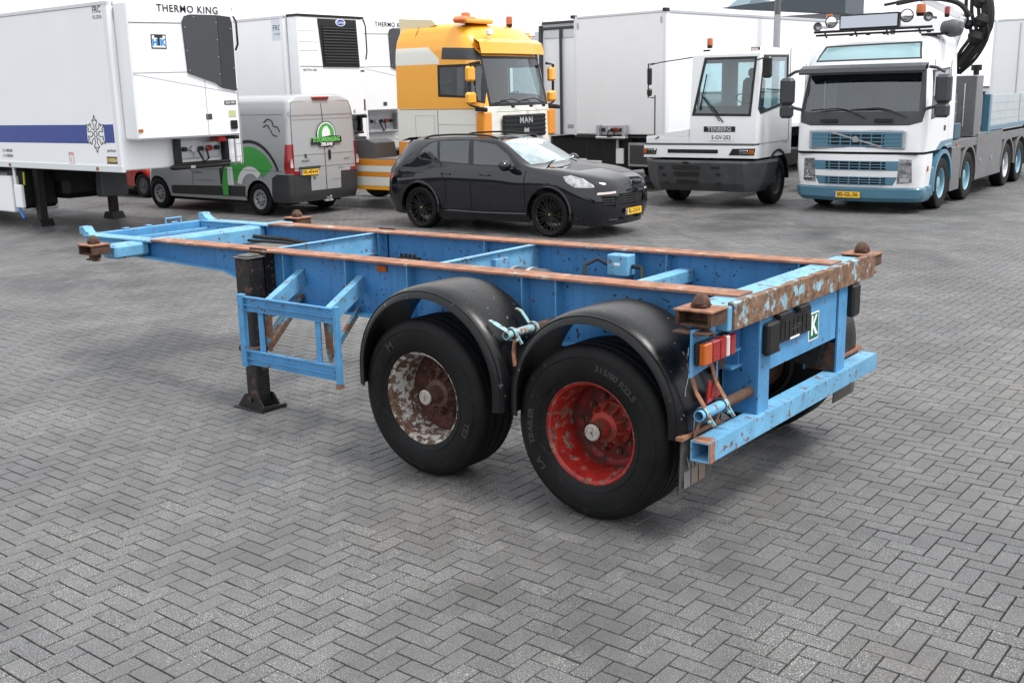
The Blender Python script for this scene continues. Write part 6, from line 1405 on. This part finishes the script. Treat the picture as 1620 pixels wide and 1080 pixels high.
fr_ = decal(rect(.42, .50), mat('pale_blue_sticker', (.62, .66, .72), .5), T2, (-.22, -1.3025, 4.0), (1, 0, 0), (0, 0, 1), 'sticker'); lettering('FRC', .17, m_mgrey, fr_, (-.24, -1.306, 4.03), (1, 0, 0), (0, 0, 1), .003); lettering('06-2026', .07, m_mgrey, fr_, (-.24, -1.306, 3.89), (1, 0, 0), (0, 0, 1))
coupling_panel(T2, 1.25, .55, .7, .02, .4, None, 1.95); b = MB(); b.bb(.02, .3, .1, .95, 1.28, 1.42, .03); b.build('bumper_bar', m_ptrim, T2)
b = MB(); b.bb(.02, .14, .50, .78, 1.62, 1.86, .01); b.build('socket_box', m_mgrey, T2); code_label(T2, (.02, 1.0, 1.66), .2, .06, m=mat('green_label', (.3, .5, .1), .5))
trailer_legs(T2, -3.5, .9, 1.25); running_gear(T2, 1.25)
b = MB(); b.bar((-3.1, -1.22, .25), (-3.25, -1.22, 1.2), .05, .26); b.build('white_guard', m_white, T2)

T3 = box_trailer('reefer_trailer', 'white refrigerated trailer with dark louvred cooling unit, half hidden by the orange truck cab', 18.8, -15.45, 180, 1.22, 4.36, 2.6, group=GR)
u, X = tk_front(T3, -.10, 4.34)
code_label(u, (X, -.47, 2.2), .14, .1)
coupling_panel(T3, 1.22, -.3, 1.1, .02, .45, m_galv, 1.95); trailer_legs(T3, -3.5, .9, 1.22); running_gear(T3, 1.22)

# the big plain box behind the terminal tractor
T4 = box_trailer('box_trailer', 'large plain white box trailer with aluminium couplings, behind the terminal tractor', 12.0, -16.6, 84.7, 1.36, 4.20, 2.80, group=GB)
for s in (1, -1): 
    b = MB(); b.bb(-.1, .06, s * 1.40 - .07, s * 1.40 + .03, 4.17, 4.25, .006); b.build('corner_cap', m_ptrim, T4)
    b = MB(); b.bb(.0165, .024, s * 1.27 - .02, s * 1.27 + .02, 3.92, 4.06, .004); b.build('corner_plate', m_galv, T4)
coupling_panel(T4, 1.36, -.12, .80, .02, .28, m_alu, 1.60)
b = MB(); b.bb(-.6, -.03, -.56, .38, .50, 1.30, .01); b.build('front_locker', m_rubber, T4)
b = MB(); b.bb(.0, .05, -.04, .18, .66, 1.03, .005); lk = b.build('white_meter_box', m_white, T4); b = MB(); b.cyl((.03, 0, 1.03), (.03, 0, 1.24), .04, n=10); b.build('pipe', m_galv, lk)
b = MB(); b.bb(-.02, .03, .32, .95, .60, 1.17, .01); fp = b.build('framed_hatch', m_galv, T4); b = MB(); b.bb(.031, .036, .38, .90, .66, 1.11); b.build('hatch_panel', m_dgrey, fp)
b = MB(); b.bb(-6, -.2, -1.2, 1.3, .7, 1.30, .02); b.build('underframe', m_rubber, T4); b = MB(); b.tube([(.0, -1.38, 1.3), (.0, .9, 1.3)], .03, 6); b.build('front_tube', m_ptrim, T4)
b = MB(); b.bb(.02, .05, -1.60, -1.42, 1.50, 1.60, .004); b.build('corner_bracket', m_galv, T4)
trailer_legs(T4, -2.6, .9, 1.36); running_gear(T4, 1.36)
for k in range(3): truck_wheel(tw_grey, T4, -1.6 - k * 1.3 - 1.5, -1.1, -1, False)

T5 = box_trailer('box_trailer', 'white box trailer with a dark steel front frame, just right of the orange truck cab', 14.5, -18.6, 90, 1.25, 4.22, 2.6, group=GB)
for s in (1, -1):
    b = MB(); b.bb(-.05, .09, s * 1.30 - .05, s * 1.30 + .05, 1.25, 4.18, .01); b.build('frame_post', m_dgrey, T5)
for z in (4.10, 4.24): b = MB(); b.bb(-.02, .09, -1.24, 1.24, z - .035, z + .035, .01); b.build('frame_header', m_dgrey, T5)
b = MB(); b.tube([(.06, -.62, 1.25), (.06, -.62, 4.05)], .04, 8); b.build('lock_rod', m_dgrey, T5); b = MB(); b.bb(.017, .03, -1.2, 1.2, 3.84, 4.06, .003); b.build('header_panel', m_alu, T5)
trailer_legs(T5, -3., .9, 1.25); running_gear(T5, 1.25)
b = MB(); b.bb(-4, -.2, -1.2, 1.2, .6, 1.20, .02); b.build('underframe', m_rubber, T5)

T6 = box_trailer('box_trailer', 'pale grey container trailer with panelled doors standing beyond the crane truck bed', 5.6, -29.5, 90, 1.30, 4.22, 2.6, group=GB)
b = MB(); b.bb(.017, .04, .05, 1.15, 1.6, 4.0, .01); b.build('door_panel', mat('door_white', (.70, .73, .73), .4), T6)
for z in (2.2, 3.1): gap(T6, [(.045, .1, z), (.045, 1.1, z)], .01, m_galv)
gap(T6, [(.045, .35, 1.6), (.045, .35, 3.95)], .012, m_galv); gap(T6, [(.02, -.55, 1.4), (.02, -.55, 4.1)], .012, m_galv); running_gear(T6, 1.3); trailer_legs(T6, -3, .9, 1.3)

# a red car glimpsed under the first trailer
RC = thing('parked_car', 'red car glimpsed low in the gap behind the first trailer', 'car', (24.6, -10.6, 0), 180)
m_redcar = mat('red_car_paint', (.42, .015, .012), .25, coat=.8)
lv = [(.28, 3.2, -.75, .78, .3, .2, .2), (.6, 3.25, -.78, .84, .3, .2, .2), (.85, 3.1, -.76, .83, .3, .2, .25), (.98, 2.5, -.74, .80, .3, .2, .2), (1.25, 2.0, -.6, .72, .2, .2, .15), (1.46, 1.4, -.3, .6, .2, .2, .1)]
sh = Shell(loftbody(lv, 2))
for s in (1, -1):
    ts = lambda c, n, s=s: c.y * s > .5
    sh.cut(9, arc(0, .31, .36), (0, 2), ts); sh.cut(9, arc(2.55, .31, .36), (0, 2), ts); sh.cut(3, [(-.4, 1.0), (2.2, 1.0), (1.5, 1.4), (-.2, 1.4)], (0, 2), ts)
sh.ready(); sh.take(0, 'body', m_redcar, RC); sh.take(3, 'side_window', m_carglass, RC, split=lambda c: c.y > 0)
rw = road_wheel(.31, .19, .19, 'cap', m_rimgrey, 32)
for x in (0, 2.55):
    for s in (1, -1): put_wheel(rw, RC, x, s * .72, .31, s)

# ---------------------------------------------------------------- pole and warehouse
PO = thing('lamp_pole', 'tall grey steel pole rising between the terminal tractor and the white boxes', 'pole', (9.78, -20.6, 0))
b = MB(); b.cyl((0, 0, 0), (0, 0, 4.2), .10, .085, n=14); b.build('lower_shaft', m_galv, PO); b = MB(); b.cyl((0, 0, 4.2), (0, 0, 9.5), .08, .06, n=14); b.build('upper_shaft', m_mgrey, PO)
b = MB(); b.tube([(0, 0, 9.5), (0, .3, 9.75), (0, 1.3, 9.9)], .04, 8); b.bb(-.12, .12, 1.2, 1.9, 9.84, 9.96, .03); b.build('lamp_head', m_mgrey, PO)
WH = thing('warehouse', 'distant pale warehouse with a dark grey roof fascia above the lorries', 'building', (30, -64, 0))
b = MB(); b.bb(-6.2, 22, -18, 1.0, 0, 6.9); b.build('wall', mat('warehouse_wall', (.62, .64, .66), .6), WH)
b = MB(); b.prism([(-6.2, 6.62), (-3.9, 6.84), (2.3, 7.46), (.2, 7.56), (-2.6, 7.72), (-4.5, 7.9), (-6.2, 7.9)], 1, 1.01, 4.0); b.build('roof_fascia', mat('fascia_grey', (.07, .085, .10), .5), WH)
b = MB(); b.prism([(1.8, 7.5), (.3, 7.60), (.1, 7.95), (1.2, 7.9)], 1, 1.0, 3.8); b.build('skylight', mat('skylight', (.45, .58, .66), .2), WH)
for x in (-5, -1, 3, 8, 13): b = MB(); b.bb(x, x + 3, 1.001, 1.06, 0, 4); b.build('roller_door', m_galv, WH)
